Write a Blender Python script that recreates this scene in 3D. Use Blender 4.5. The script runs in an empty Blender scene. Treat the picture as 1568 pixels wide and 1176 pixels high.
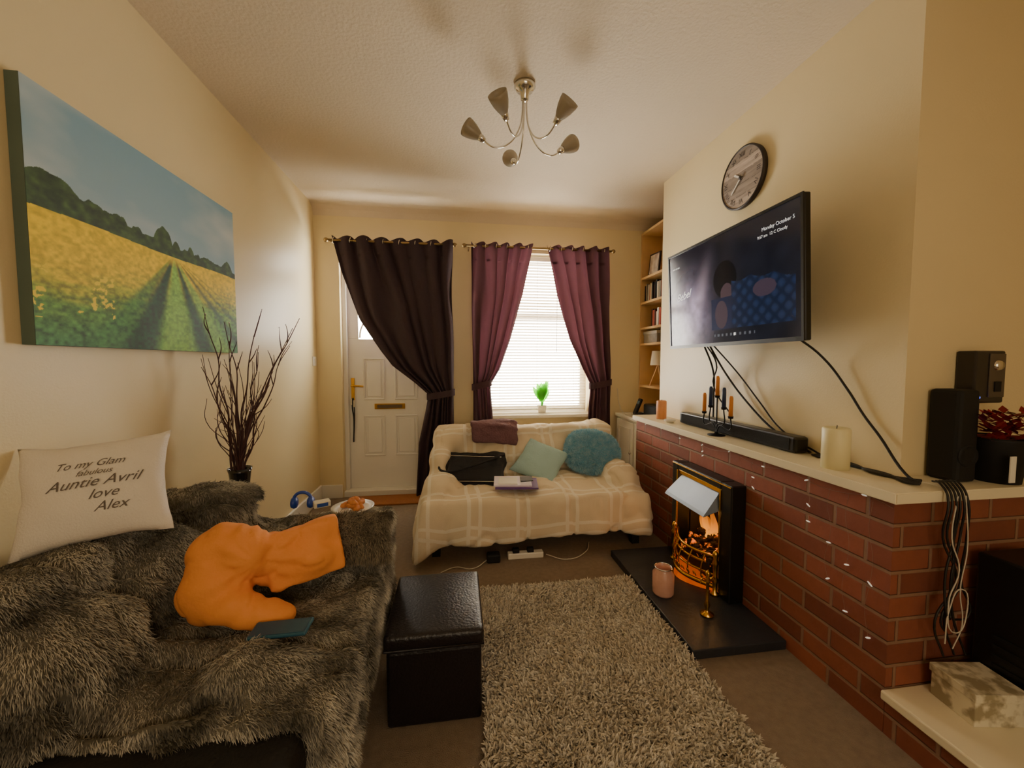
import bpy, bmesh, math, random, traceback
import numpy as np
from mathutils import Vector, Matrix, Euler
random.seed(3); rng=np.random.default_rng(3)
SC=bpy.context.scene; COL=SC.collection
ERR=[]
def run(f):
    try: f()
    except Exception: ERR.append(traceback.format_exc())

# ---------------- helpers ----------------
def lin(c):
    if isinstance(c,str): c=[int(c[i:i+2],16) for i in (0,2,4)]
    o=[]
    for v in c[:3]:
        v=v/255.0
        o.append(v/12.92 if v<=0.04045 else ((v+0.055)/1.055)**2.4)
    return (o[0],o[1],o[2],1.0)
_T=rng.random((64,64,64))
def vn(p):
    i=np.floor(p).astype(int); f=p-i; f=f*f*(3-2*f); a=i&63; b=(i+1)&63
    def g(x,y,z): return _T[x,y,z]
    fx,fy,fz=f[:,0],f[:,1],f[:,2]
    c00=g(a[:,0],a[:,1],a[:,2])*(1-fx)+g(b[:,0],a[:,1],a[:,2])*fx
    c10=g(a[:,0],b[:,1],a[:,2])*(1-fx)+g(b[:,0],b[:,1],a[:,2])*fx
    c01=g(a[:,0],a[:,1],b[:,2])*(1-fx)+g(b[:,0],a[:,1],b[:,2])*fx
    c11=g(a[:,0],b[:,1],b[:,2])*(1-fx)+g(b[:,0],b[:,1],b[:,2])*fx
    c0=c00*(1-fy)+c10*fy; c1=c01*(1-fy)+c11*fy
    return c0*(1-fz)+c1*fz
def fbm(p,o=4):
    s=0;a=.5
    for k in range(o):
        s=s+a*vn(p*(2**k)+k*7.31); a*=.5
    return s/(1-.5**o)

def newmat(name):
    m=bpy.data.materials.new(name); m.use_nodes=True
    nt=m.node_tree; b=nt.nodes['Principled BSDF']
    return m,nt,b
def mth(nt,op,a,b=None,c=None):
    n=nt.nodes.new('ShaderNodeMath'); n.operation=op
    for i,v in enumerate((a,b,c)):
        if v is None: continue
        if isinstance(v,(int,float)): n.inputs[i].default_value=v
        else: nt.links.new(v,n.inputs[i])
    return n.outputs[0]
def mixc(nt,f,a,b):
    n=nt.nodes.new('ShaderNodeMix'); n.data_type='RGBA'
    for s,v in ((n.inputs[0],f),(n.inputs[6],a),(n.inputs[7],b)):
        if isinstance(v,(int,float)): s.default_value=v
        elif isinstance(v,tuple): s.default_value=v
        else: nt.links.new(v,s)
    return n.outputs[2]
def noise(nt,scale,detail=3,vec=None,rough=.5):
    n=nt.nodes.new('ShaderNodeTexNoise'); n.inputs['Scale'].default_value=scale
    n.inputs['Detail'].default_value=detail; n.inputs['Roughness'].default_value=rough
    if vec is None:
        g=nt.nodes.new('ShaderNodeNewGeometry'); vec=g.outputs['Position']
    nt.links.new(vec,n.inputs['Vector']); return n.outputs['Fac']
def bump(nt,b,h,strength,dist=.01):
    n=nt.nodes.new('ShaderNodeBump'); n.inputs['Strength'].default_value=strength
    n.inputs['Distance'].default_value=dist
    nt.links.new(h,n.inputs['Height']); nt.links.new(n.outputs[0],b.inputs['Normal'])
def M(name,col,rough=.6,metal=0,var=.12,vs=8,bs=0,bstr=.3,spec=.5,emit=None,estr=0,coat=0):
    m,nt,b=newmat(name); c=lin(col)
    d=tuple([x*(1-var) for x in c[:3]])+(1,); e=tuple([min(1,x*(1+var)) for x in c[:3]])+(1,)
    nt.links.new(mixc(nt,noise(nt,vs),d,e),b.inputs['Base Color'])
    b.inputs['Roughness'].default_value=rough; b.inputs['Metallic'].default_value=metal
    b.inputs['Specular IOR Level'].default_value=spec; b.inputs['Coat Weight'].default_value=coat
    if bs: bump(nt,b,noise(nt,bs,4),bstr)
    if emit is not None:
        b.inputs['Emission Color'].default_value=lin(emit); b.inputs['Emission Strength'].default_value=estr
    return m
def attrmat(name,rough=.7,estr=0,bs=0,bstr=.2):
    m,nt,b=newmat(name); a=nt.nodes.new('ShaderNodeAttribute'); a.attribute_name='Col'
    nt.links.new(a.outputs['Color'],b.inputs['Base Color']); b.inputs['Roughness'].default_value=rough
    if estr:
        nt.links.new(a.outputs['Color'],b.inputs['Emission Color']); b.inputs['Emission Strength'].default_value=estr
    if bs: bump(nt,b,noise(nt,bs,3),bstr)
    return m

def grp(name):
    e=bpy.data.objects.new(name,None); e.empty_display_size=.1; COL.objects.link(e); return e
def obj(name,me,mat=None,parent=None,smooth=False):
    if mat is not None:
        me.materials.clear(); me.materials.append(mat)
    if smooth:
        for p in me.polygons: p.use_smooth=True
    o=bpy.data.objects.new(name,me); COL.objects.link(o)
    if parent: o.parent=parent
    return o
def bm2me(bm,name='m'):
    me=bpy.data.meshes.new(name); bmesh.ops.recalc_face_normals(bm,faces=bm.faces[:]); bm.to_mesh(me); bm.free(); return me
def addbox(bm,lo,hi,mtx=None):
    r=bmesh.ops.create_cube(bm,size=1.0)
    s=[hi[i]-lo[i] for i in range(3)]; c=[(hi[i]+lo[i])/2 for i in range(3)]
    for v in r['verts']:
        v.co=Vector((v.co.x*s[0]+c[0],v.co.y*s[1]+c[1],v.co.z*s[2]+c[2]))
        if mtx is not None: v.co=mtx@v.co
    return r['verts']
def box(name,lo,hi,mat,parent=None,bev=0,mtx=None,seg=2):
    bm=bmesh.new(); addbox(bm,lo,hi,None)
    if bev: bmesh.ops.bevel(bm,geom=bm.edges[:],offset=bev,segments=seg,profile=.5,affect='EDGES')
    if mtx is not None: bm.transform(mtx)
    return obj(name,bm2me(bm,name),mat,parent)
def boxes(name,lst,mat,parent=None,bev=0,mtx=None):
    bm=bmesh.new()
    for lo,hi in lst: addbox(bm,lo,hi)
    if bev: bmesh.ops.bevel(bm,geom=bm.edges[:],offset=bev,segments=2,profile=.5,affect='EDGES')
    if mtx is not None: bm.transform(mtx)
    return obj(name,bm2me(bm,name),mat,parent)
def lathe(name,prof,loc,mat,parent=None,seg=32,rot=None,smooth=True):
    bm=bmesh.new(); rings=[]
    for r,z in prof:
        if r<1e-5: rings.append([bm.verts.new((0,0,z))])
        else: rings.append([bm.verts.new((r*math.cos(2*math.pi*i/seg),r*math.sin(2*math.pi*i/seg),z)) for i in range(seg)])
    for a,b in zip(rings,rings[1:]):
        for i in range(seg):
            j=(i+1)%seg
            if len(a)==1 and len(b)==1: break
            if len(a)==1: bm.faces.new((a[0],b[i],b[j]))
            elif len(b)==1: bm.faces.new((a[i],a[j],b[0]))
            else: bm.faces.new((a[i],a[j],b[j],b[i]))
    mt=Matrix.Translation(loc)
    if rot is not None: mt=mt@rot
    bm.transform(mt)
    return obj(name,bm2me(bm,name),mat,parent,smooth)
def dirrot(d):
    return Vector((0,0,1)).rotation_difference(Vector(d).normalized()).to_matrix().to_4x4()
def cyl(name,p0,p1,r,mat,parent=None,r2=None,seg=24):
    p0=Vector(p0);p1=Vector(p1);h=(p1-p0).length
    if r2 is None:r2=r
    o=lathe(name,[(0,0),(r,0),(r2,h),(0,h)],p0,mat,parent,seg,dirrot(p1-p0),False)
    for p in o.data.polygons:
        p.use_smooth = (len(p.vertices)==4)
    return o
def tubes(name,lst,mat,parent=None,res=3,smoothcurve=True):
    cu=bpy.data.curves.new(name,'CURVE'); cu.dimensions='3D'; cu.bevel_depth=1.0; cu.bevel_resolution=res; cu.use_fill_caps=True
    cu.resolution_u=6
    for pts,r in lst:
        rr=r if isinstance(r,(list,tuple)) else [r]*len(pts)
        if smoothcurve and len(pts)>2:
            s=cu.splines.new('BEZIER'); s.bezier_points.add(len(pts)-1)
            for i,p in enumerate(pts):
                b=s.bezier_points[i]; b.co=p; b.radius=rr[i]; b.handle_left_type='AUTO'; b.handle_right_type='AUTO'
        else:
            s=cu.splines.new('POLY'); s.points.add(len(pts)-1)
            for i,p in enumerate(pts):
                s.points[i].co=(p[0],p[1],p[2],1); s.points[i].radius=rr[i]
    t=bpy.data.objects.new('tmp',cu); COL.objects.link(t)
    dg=bpy.context.evaluated_depsgraph_get(); dg.update()
    me=bpy.data.meshes.new_from_object(t.evaluated_get(dg)); bpy.data.objects.remove(t)
    return obj(name,me,mat,parent,True)
def textmesh(body,size,align='CENTER',shear=0):
    cu=bpy.data.curves.new('txt','FONT'); cu.body=body; cu.size=size; cu.align_x=align; cu.shear=shear; cu.resolution_u=3
    t=bpy.data.objects.new('tmp',cu); COL.objects.link(t)
    dg=bpy.context.evaluated_depsgraph_get(); dg.update()
    me=bpy.data.meshes.new_from_object(t.evaluated_get(dg)); bpy.data.objects.remove(t); return me
def verts(me):
    a=np.empty(len(me.vertices)*3); me.vertices.foreach_get('co',a); return a.reshape(-1,3)
def norms(me):
    a=np.empty(len(me.vertices)*3); me.vertices.foreach_get('normal',a); return a.reshape(-1,3)
def setv(me,a):
    me.vertices.foreach_set('co',a.reshape(-1)); me.update()
def blob(build,voxel=.02,smooth=6):
    bm=bmesh.new(); build(bm); me=bm2me(bm,'blob')
    t=bpy.data.objects.new('tmp',me); COL.objects.link(t)
    m=t.modifiers.new('r','REMESH'); m.mode='VOXEL'; m.voxel_size=voxel
    s=t.modifiers.new('s','SMOOTH'); s.iterations=smooth; s.factor=.6
    dg=bpy.context.evaluated_depsgraph_get(); dg.update()
    r=bpy.data.meshes.new_from_object(t.evaluated_get(dg)); bpy.data.objects.remove(t); return r
def addball(bm,c,s,rot=None):
    r=bmesh.ops.create_icosphere(bm,subdivisions=3,radius=1.0)
    for v in r['verts']:
        p=Vector((v.co.x*s[0],v.co.y*s[1],v.co.z*s[2]))
        if rot is not None: p=rot@p
        v.co=p+Vector(c)
def setcol(me,cols):
    a=me.color_attributes.new('Col','FLOAT_COLOR','POINT')
    a.data.foreach_set('color',np.asarray(cols,dtype=np.float32).reshape(-1))
def colorboxes(name,lst,parent=None,mat=None,mtx=None):
    bm=bmesh.new(); cols=[]
    for lo,hi,c in lst:
        addbox(bm,lo,hi); cols+= [lin(c)]*8
    if mtx is not None: bm.transform(mtx)
    me=bm2me(bm,name); setcol(me,cols)
    return obj(name,me,mat or MAT['attr'],parent)
def basis(loc,normal,up):
    z=Vector(normal).normalized(); y=Vector(up); y=(y-z*y.dot(z)).normalized(); x=y.cross(z)
    m=Matrix((x,y,z)).transposed().to_4x4(); m.translation=Vector(loc); return m
def gridmesh(w,h,nx,ny,fn=None,mtx=None):
    xs=np.linspace(-w/2,w/2,nx); ys=np.linspace(-h/2,h/2,ny)
    X,Y=np.meshgrid(xs,ys); v=np.stack([X.ravel(),Y.ravel(),np.zeros(nx*ny)],1)
    f=[(j*nx+i,j*nx+i+1,(j+1)*nx+i+1,(j+1)*nx+i) for j in range(ny-1) for i in range(nx-1)]
    me=bpy.data.meshes.new('grid'); me.from_pydata(v.tolist(),[],f); me.update()
    if fn is not None: setcol(me,fn(X.ravel()/w+.5,Y.ravel()/h+.5))
    if mtx is not None: me.transform(mtx)
    return me
def cushion_z(x,y,w,h,T):
    a=max(0,1-(2*x/w)**2); b=max(0,1-(2*y/h)**2)
    return T*(a*b)**.42
def cushion(name,w,h,T,mtx,mat,parent=None,n=36,wr=.006,rnd=0):
    v=[];f=[]
    for side in (1,-1):
        base=len(v)
        for j in range(n+1):
            for i in range(n+1):
                x=(i/n-.5)*w; y=(j/n-.5)*h
                px=x*(1-.10*(1-(2*y/h)**2)*abs(2*x/w)); py=y*(1-.10*(1-(2*x/w)**2)*abs(2*y/h))
                if rnd:
                    X,Y=2*x/w,2*y/h; px=px*(1-rnd)+rnd*x*math.sqrt(1-Y*Y/2); py=py*(1-rnd)+rnd*y*math.sqrt(1-X*X/2)
                z=cushion_z(x,y,w,h,T)*side
                v.append((px,py,z))
        for j in range(n):
            for i in range(n):
                q=[base+j*(n+1)+i,base+j*(n+1)+i+1,base+(j+1)*(n+1)+i+1,base+(j+1)*(n+1)+i]
                f.append(q if side==1 else q[::-1])
    me=bpy.data.meshes.new(name); me.from_pydata(v,[],f); me.update()
    a=verts(me); nn=norms(me); d=(fbm(a*14+5,3)-.5)*wr*2
    a=a+nn*d[:,None]; setv(me,a)
    bm=bmesh.new(); bm.from_mesh(me); bmesh.ops.remove_doubles(bm,verts=bm.verts[:],dist=.002); bm.to_mesh(me); bm.free()
    me.transform(mtx); return obj(name,me,mat,parent,True)
def fur(name,me,n,L,w,comb,spread,mat,parent=None,lift=.6,mask=None,lvar=.4,xmin=-9,swirl=2.2):
    me.calc_loop_triangles(); nt=len(me.loop_triangles)
    t=np.empty(nt*3,dtype=np.int32); me.loop_triangles.foreach_get('vertices',t); t=t.reshape(-1,3)
    V=verts(me); A,B,C=V[t[:,0]],V[t[:,1]],V[t[:,2]]
    N=np.cross(B-A,C-A); ar=np.linalg.norm(N,axis=1)+1e-12; N=N/ar[:,None]
    if mask is not None: ar=ar*mask((A+B+C)/3,N)
    idx=rng.choice(nt,size=n,p=ar/ar.sum())
    r1=np.sqrt(rng.random(n))[:,None]; r2=rng.random(n)[:,None]
    P=A[idx]*(1-r1)+B[idx]*r1*(1-r2)+C[idx]*r1*r2; Nn=N[idx]
    cb=np.array(comb)[None,:]
    sw=np.stack([fbm(P*5+11,2)-.5,fbm(P*5+31,2)-.5,fbm(P*5+57,2)-.5],1)*swirl*spread
    d=Nn*lift+cb+sw+rng.normal(0,spread*.5,(n,3)); d/=np.linalg.norm(d,axis=1)[:,None]
    dot=(d*Nn).sum(1); fix=np.clip(.12-dot,0,None); d+=Nn*fix[:,None]; d/=np.linalg.norm(d,axis=1)[:,None]
    s=np.cross(d,rng.normal(0,1,(n,3))); s/=np.linalg.norm(s,axis=1)[:,None]
    l=(L*(1-lvar+2*lvar*rng.random(n)))[:,None]; P=P-Nn*.002
    mid=P+d*l*.5+Nn*l*.08; tip=P+d*l-np.array([[0,0,1]])*l*.12
    W=w*.5
    vs=np.stack([P-s*W,P+s*W,mid-s*W*.8,mid+s*W*.8,tip],1).reshape(-1,3)
    vs[:,0]=np.maximum(vs[:,0],xmin)
    k=np.arange(n)*5
    f=np.stack([k,k+1,k+3,k+2],1).tolist()+np.stack([k+2,k+3,k+4],1).tolist()
    m=bpy.data.meshes.new(name); m.from_pydata(vs.tolist(),[],f); m.update()
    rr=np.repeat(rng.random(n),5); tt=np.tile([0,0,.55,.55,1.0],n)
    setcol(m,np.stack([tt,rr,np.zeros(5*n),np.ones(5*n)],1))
    return obj(name,m,mat,parent)
def furmat(name,dark,light,scale=6,rootd=.35,contrast=2.2,rough=.8):
    m,nt,b=newmat(name); a=nt.nodes.new('ShaderNodeAttribute'); a.attribute_name='Col'
    sp=nt.nodes.new('ShaderNodeSeparateColor'); nt.links.new(a.outputs['Color'],sp.inputs[0])
    nz=noise(nt,scale,4)
    v=mth(nt,'ADD',mth(nt,'MULTIPLY',mth(nt,'SUBTRACT',nz,.5),contrast),.5)
    v=mth(nt,'ADD',mth(nt,'MULTIPLY',v,.7),mth(nt,'MULTIPLY',sp.outputs[1],.3)); 
    n=nt.nodes.new('ShaderNodeClamp'); nt.links.new(v,n.inputs[0])
    c=mixc(nt,n.outputs[0],lin(dark),lin(light))
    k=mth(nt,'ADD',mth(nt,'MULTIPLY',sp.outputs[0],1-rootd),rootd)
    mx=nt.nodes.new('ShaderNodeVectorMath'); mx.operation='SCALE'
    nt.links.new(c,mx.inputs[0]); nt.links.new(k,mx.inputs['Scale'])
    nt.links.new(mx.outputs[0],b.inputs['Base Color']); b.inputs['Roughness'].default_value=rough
    b.inputs['Specular IOR Level'].default_value=.25
    return m
ROT_R=Matrix(((0,0,-1,0),(-1,0,0,0),(0,1,0,0),(0,0,0,1)))
def onR(x,y,z): m=ROT_R.copy(); m.translation=Vector((x,y,z)); return m
ROT_L=Matrix(((0,0,1,0),(1,0,0,0),(0,1,0,0),(0,0,0,1)))
def onL(x,y,z): m=ROT_L.copy(); m.translation=Vector((x,y,z)); return m

# ---------------- lights / world / camera ----------------
w=bpy.data.worlds.new('World'); SC.world=w; w.use_nodes=True; bg=w.node_tree.nodes['Background']; bg.inputs[0].default_value=(1.0,.955,.86,1); bg.inputs[1].default_value=40
def area(name,loc,rot,sx,sy,e,col,portal=False):
    l=bpy.data.lights.new(name,'AREA'); l.shape='RECTANGLE'; l.size=sx; l.size_y=sy; l.energy=e; l.color=col
    o=bpy.data.objects.new(name,l); o.location=loc; o.rotation_euler=[math.radians(r) for r in rot]; COL.objects.link(o)
    if portal: l.cycles.is_portal=True
    return o
area('window_portal',(.76,3.84,1.46),(-90,0,0),1.0,1.48,1,(1,1,1),True)
area('door_glass_portal',(-.6,3.84,1.8),(-90,0,0),.72,.82,1,(1,1,1),True)
area('rear_fill_light',(.20,-1.6,1.45),(80,0,10),1.6,.9,21,(1,.82,.58))  # unseen fill light added behind the camera to brighten the room
area('added_ceiling_fill',(.45,-1.1,.5),(150,0,0),1.6,.8,3,(1,.82,.58))  # added fill aimed upward to lift the ceiling, no actual lamp there
p=bpy.data.lights.new('fire_glow','POINT'); p.energy=1.6; p.color=(1,.42,.1); p.shadow_soft_size=.05; o=bpy.data.objects.new('fire_glow',p); o.location=(1.38,1.93,.40); COL.objects.link(o)
cam=bpy.data.cameras.new('Camera'); cam.sensor_width=36; cam.lens=600/1568*36; cam.clip_start=.02
co=bpy.data.objects.new('Camera',cam); co.location=(0,0,1.2); co.rotation_euler=(math.radians(86.85),0,math.radians(-8.0)); COL.objects.link(co); SC.camera=co

# ---------------- materials ----------------
MAT={}
MAT['attr']=attrmat('painted_items',.6)
MAT['wall']=M('cream_wall_paint','E6D4A8',.42,var=.04,vs=2,bs=140,bstr=.06,spec=.4)
MAT['ceil']=M('ceiling_paint','DCCBB0',.85,var=.04,vs=3,bs=70,bstr=.35)
MAT['carpet']=M('carpet','96836F',.95,var=.25,vs=40,bs=300,bstr=.8)
MAT['white']=M('white_gloss','F0EBE0',.3,var=.02)
MAT['cream']=M('cream_slab','EFE3C4',.4,var=.06,vs=5)
MAT['chrome']=M('chrome','D8D4CC',.18,1,var=.03)
MAT['brass']=M('brass','D6A548',.25,1,var=.1)
MAT['black']=M('black_plastic','121212',.35,var=.1)
MAT['blackmat']=M('black_matte','0D0D0E',.7,var=.2)
MAT['leather']=M('black_leather','1A1518',.33,var=.25,vs=20,bs=120,bstr=.25)
MAT['dleather']=M('dark_sofa_leather','0E0B09',.7,var=.3,vs=20,bs=100,bstr=.25)
MAT['slate']=M('slate','2C2F36',.45,var=.25,vs=14,bs=40,bstr=.25)
MAT['wood']=M('pine_wood','D9B27C',.5,var=.15,vs=10)
MAT['cable']=M('black_cable','17130F',.5)
MAT['wcable']=M('white_cable','CFC6B6',.5)
def brickmat():
    m,nt,b=newmat('red_brick'); g=nt.nodes.new('ShaderNodeNewGeometry'); s=nt.nodes.new('ShaderNodeSeparateXYZ')
    nt.links.new(g.outputs['Position'],s.inputs[0])
    c=nt.nodes.new('ShaderNodeCombineXYZ')
    nt.links.new(mth(nt,'ADD',mth(nt,'SUBTRACT',s.outputs[0],s.outputs[1]),20.0),c.inputs[0]); nt.links.new(mth(nt,'ADD',s.outputs[2],.008),c.inputs[1])
    br=nt.nodes.new('ShaderNodeTexBrick'); nt.links.new(c.outputs[0],br.inputs['Vector'])
    br.inputs['Scale'].default_value=1; br.inputs['Brick Width'].default_value=.225; br.inputs['Row Height'].default_value=.077
    br.inputs['Mortar Size'].default_value=.008; br.inputs['Mortar Smooth'].default_value=.5; br.inputs['Bias'].default_value=0
    br.inputs['Color1'].default_value=lin('A65E46'); br.inputs['Color2'].default_value=lin('7C4230'); br.inputs['Mortar'].default_value=lin('9C7A62')
    n=noise(nt,26,5); cc=mixc(nt,mth(nt,'MULTIPLY',n,.5),br.outputs['Color'],lin('663628'))
    nt.links.new(cc,b.inputs['Base Color']); b.inputs['Roughness'].default_value=.7
    h=mth(nt,'SUBTRACT',mth(nt,'MULTIPLY',n,.35),br.outputs['Fac']); bump(nt,b,h,.8,.008)
    return m
MAT['brick']=brickmat()

# ---------------- room ----------------
XL,XR,YF,YB,H=-1.2,2.1,3.6,-1.7,2.54
def room():
    boxes('floor',[((XL-.2,YB-.2,-.1),(XR+.2,YF+.4,0))],MAT['carpet'])
    boxes('ceiling',[((XL-.2,YB-.2,H),(XR+.2,YF+.4,H+.1))],MAT['ceil'])
    boxes('wall_left',[((XL-.2,YB-.2,0),(XL,YF+.25,H))],MAT['wall'])
    boxes('wall_right',[((XR,YB-.2,0),(XR+.2,YF+.25,H))],MAT['wall'])
    boxes('wall_back',[((XL,YB-.2,0),(XR,YB,H))],MAT['wall'])
    y0,y1=YF,YF+.25
    boxes('wall_far',[((XL,y0,0),(-1.0,y1,H)),((-1.0,y0,2.2),(-.21,y1,H)),((-.21,y0,0),(.26,y1,H)),
        ((.26,y0,0),(1.26,y1,.72)),((.26,y0,2.2),(1.26,y1,H)),((1.26,y0,0),(XR,y1,H))],MAT['wall'])
    boxes('wall_chimney_breast',[((1.544,1.157,0),(XR,2.82,H))],MAT['wall'])
    boxes('baseboard_left',[((XL,1.9,0),(XL+.018,YF,.12))],MAT['white'],bev=.004)
    boxes('baseboard_far',[((XL+.018,YF-.018,0),(-1.01,YF,.12)),((-.2,YF-.018,0),(1.5,YF,.12))],MAT['white'],bev=.004)
    bm=bmesh.new(); pr=[(0,0),(-.10,0),(-.055,-.012),(-.02,-.04),(0,-.09)]
    a=[bm.verts.new((XL,YF+p[0],H+p[1])) for p in pr]; b=[bm.verts.new((XR,YF+p[0],H+p[1])) for p in pr]
    for i in range(5): bm.faces.new((a[i],a[(i+1)%5],b[(i+1)%5],b[i]))
    bm.faces.new(a); bm.faces.new(b[::-1])
    obj('trim_1',bm2me(bm),MAT['ceil'])
run(room)

_gl=[]
def glass():
    if _gl: return _gl[0]
    m=bpy.data.materials.new('window_glass'); m.use_nodes=True; nt=m.node_tree; nt.nodes.clear()
    o=nt.nodes.new('ShaderNodeOutputMaterial'); t=nt.nodes.new('ShaderNodeBsdfTransparent'); gl=nt.nodes.new('ShaderNodeBsdfGlossy'); gl.inputs['Roughness'].default_value=.02
    mx=nt.nodes.new('ShaderNodeMixShader'); mx.inputs[0].default_value=.06
    nt.links.new(t.outputs[0],mx.inputs[1]); nt.links.new(gl.outputs[0],mx.inputs[2]); nt.links.new(mx.outputs[0],o.inputs[0]); _gl.append(m); return m
def translucent(name,col,f=.4,rough=.8,tcol=None):
    m=bpy.data.materials.new(name); m.use_nodes=True; nt=m.node_tree; b=nt.nodes['Principled BSDF']; o=nt.nodes['Material Output']
    c=lin(col); nz=noise(nt,12)
    cc=mixc(nt,nz,tuple([x*.85 for x in c[:3]])+(1,),tuple([min(1,x*1.15) for x in c[:3]])+(1,)); nt.links.new(cc,b.inputs['Base Color']); b.inputs['Roughness'].default_value=rough
    t=nt.nodes.new('ShaderNodeBsdfTranslucent'); t.inputs['Color'].default_value=lin(tcol or col)
    mx=nt.nodes.new('ShaderNodeMixShader'); mx.inputs[0].default_value=f
    nt.links.new(b.outputs[0],mx.inputs[1]); nt.links.new(t.outputs[0],mx.inputs[2]); nt.links.new(mx.outputs[0],o.inputs[0]); return m
def door():
    g=grp('door_1'); w=MAT['white']; Y=3.70
    box('threshold',(-1.0,3.6,0),(-.21,3.8,.05),w,g,.004)
    boxes('frame',[((-1.0,3.66,.05),(-.965,3.8,2.2)),((-.245,3.66,.05),(-.21,3.8,2.2)),((-.965,3.66,2.16),(-.245,3.8,2.2)),((-.965,3.66,1.96),(-.245,3.8,2.0))],w,g,.004)
    boxes('leaf',[((-.965,Y,.05),(-.245,Y+.05,1.41)),((-.965,Y,1.41),(-.875,Y+.05,1.90)),((-.335,Y,1.41),(-.245,Y+.05,1.90)),((-.965,Y,1.90),(-.245,Y+.05,1.96))],w,g,.003)
    pan=[(-.838,-.653,.86,1.24),(-.565,-.36,.86,1.24),(-.838,-.653,.345,.72),(-.565,-.36,.345,.72)]
    bm=bmesh.new()
    for x0,x1,z0,z1 in pan:
        t=.014
        for lo,hi in (((x0,Y-.012,z0),(x1,Y,z0+t)),((x0,Y-.012,z1-t),(x1,Y,z1)),((x0,Y-.012,z0+t),(x0+t,Y,z1-t)),((x1-t,Y-.012,z0+t),(x1,Y,z1-t))): addbox(bm,lo,hi)
        addbox(bm,(x0+.03,Y-.009,z0+.03),(x1-.03,Y,z1-.03))
    bmesh.ops.bevel(bm,geom=bm.edges[:],offset=.004,segments=1,affect='EDGES')
    obj('panels',bm2me(bm),w,g)
    box('fan_glass',(-.875,Y+.02,1.41),(-.335,Y+.026,1.90),glass(),g)
    arcs=[([( -.605-r*math.cos(t),Y+.01,1.42+r*math.sin(t)) for t in np.linspace(0,math.pi,14)],.009) for r in (.26,.09)]
    for t in (.6,1.2,1.9,2.5): arcs.append(([(-.605-.09*math.cos(t),Y+.01,1.42+.09*math.sin(t)),(-.605-.26*math.cos(t),Y+.01,1.42+.26*math.sin(t))],.006))
    tubes('fan_bars',arcs,w,g)
    box('letterbox',(-.745,Y-.014,.775),(-.475,Y,.825),MAT['brass'],g,.004)
    box('letterbox_flap',(-.72,Y-.018,.785),(-.5,Y-.013,.815),M('letterbox_inner','6A5A48',.4,.6),g,.002)
    box('handle_plate',(-.945,Y-.012,.86),(-.915,Y,1.06),MAT['brass'],g,.004)
    tubes('handle',[([(-.93,Y-.01,.99),(-.93,Y-.05,.99),(-.90,Y-.055,.99),(-.83,Y-.05,.985)],.009)],MAT['brass'],g)
    tubes('lanyard',[([(-.93,Y-.016,.88),(-.935,Y-.02,.80),(-.925,Y-.02,.70),(-.93,Y-.02,.48)],.006),([(-.93,Y-.016,.88),(-.918,Y-.022,.78),(-.93,Y-.02,.48)],.005)],MAT['cable'],g)
    boxes('keys',[((-.95,Y-.03,.82),(-.935,Y-.018,.87)),((-.925,Y-.032,.80),(-.91,Y-.018,.86))],MAT['chrome'],g)
    box('added_transom_glass',(-.965,3.74,2.0),(-.245,3.745,2.16),glass(),g)  # pane added above the door so daylight reaches the left corner
def window():
    g=grp('window_1'); w=MAT['white']; a,b=3.74,3.80
    boxes('frame',[((.26,a,.72),(.32,b,2.2)),((1.20,a,.72),(1.26,b,2.2)),((.32,a,.72),(1.20,b,.78)),((.32,a,2.14),(1.20,b,2.2)),((.32,a,1.61),(1.20,b,1.67))],w,g,.004)
    box('pane',(.32,3.77,.78),(1.20,3.774,2.14),glass(),g)
    box('sill',(.2,3.50,.69),(1.32,3.6,.72),w,g,.006); box('sill_inner',(.262,3.6,.69),(1.258,3.74,.722),w,g)
    g=grp('venetian_blind'); m=translucent('blind_slat','DCD0BA',.40,.5)
    bm=bmesh.new(); n=50
    for i in range(n):
        z=.77+i*.0275; mt=Matrix.Translation((.76,3.70,z))@Matrix.Rotation(math.radians(-32),4,'X')
        addbox(bm,(-.485,-.0125,-.0006),(.485,.0125,.0006),mt)
    obj('slats',bm2me(bm),m,g)
    box('head_rail',(.27,3.68,2.15),(1.25,3.72,2.19),w,g,.003); box('bottom_rail',(.275,3.685,.745),(1.245,3.715,.757),w,g,.003)
    tubes('cords',[([(x,3.687,.75),(x,3.687,2.15)],.0015) for x in (.4,.76,1.12)],w,g)
    cyl('pull_cord',(.95,3.675,2.15),(.95,3.675,1.3),.003,w,g)
run(door); run(window)

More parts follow.
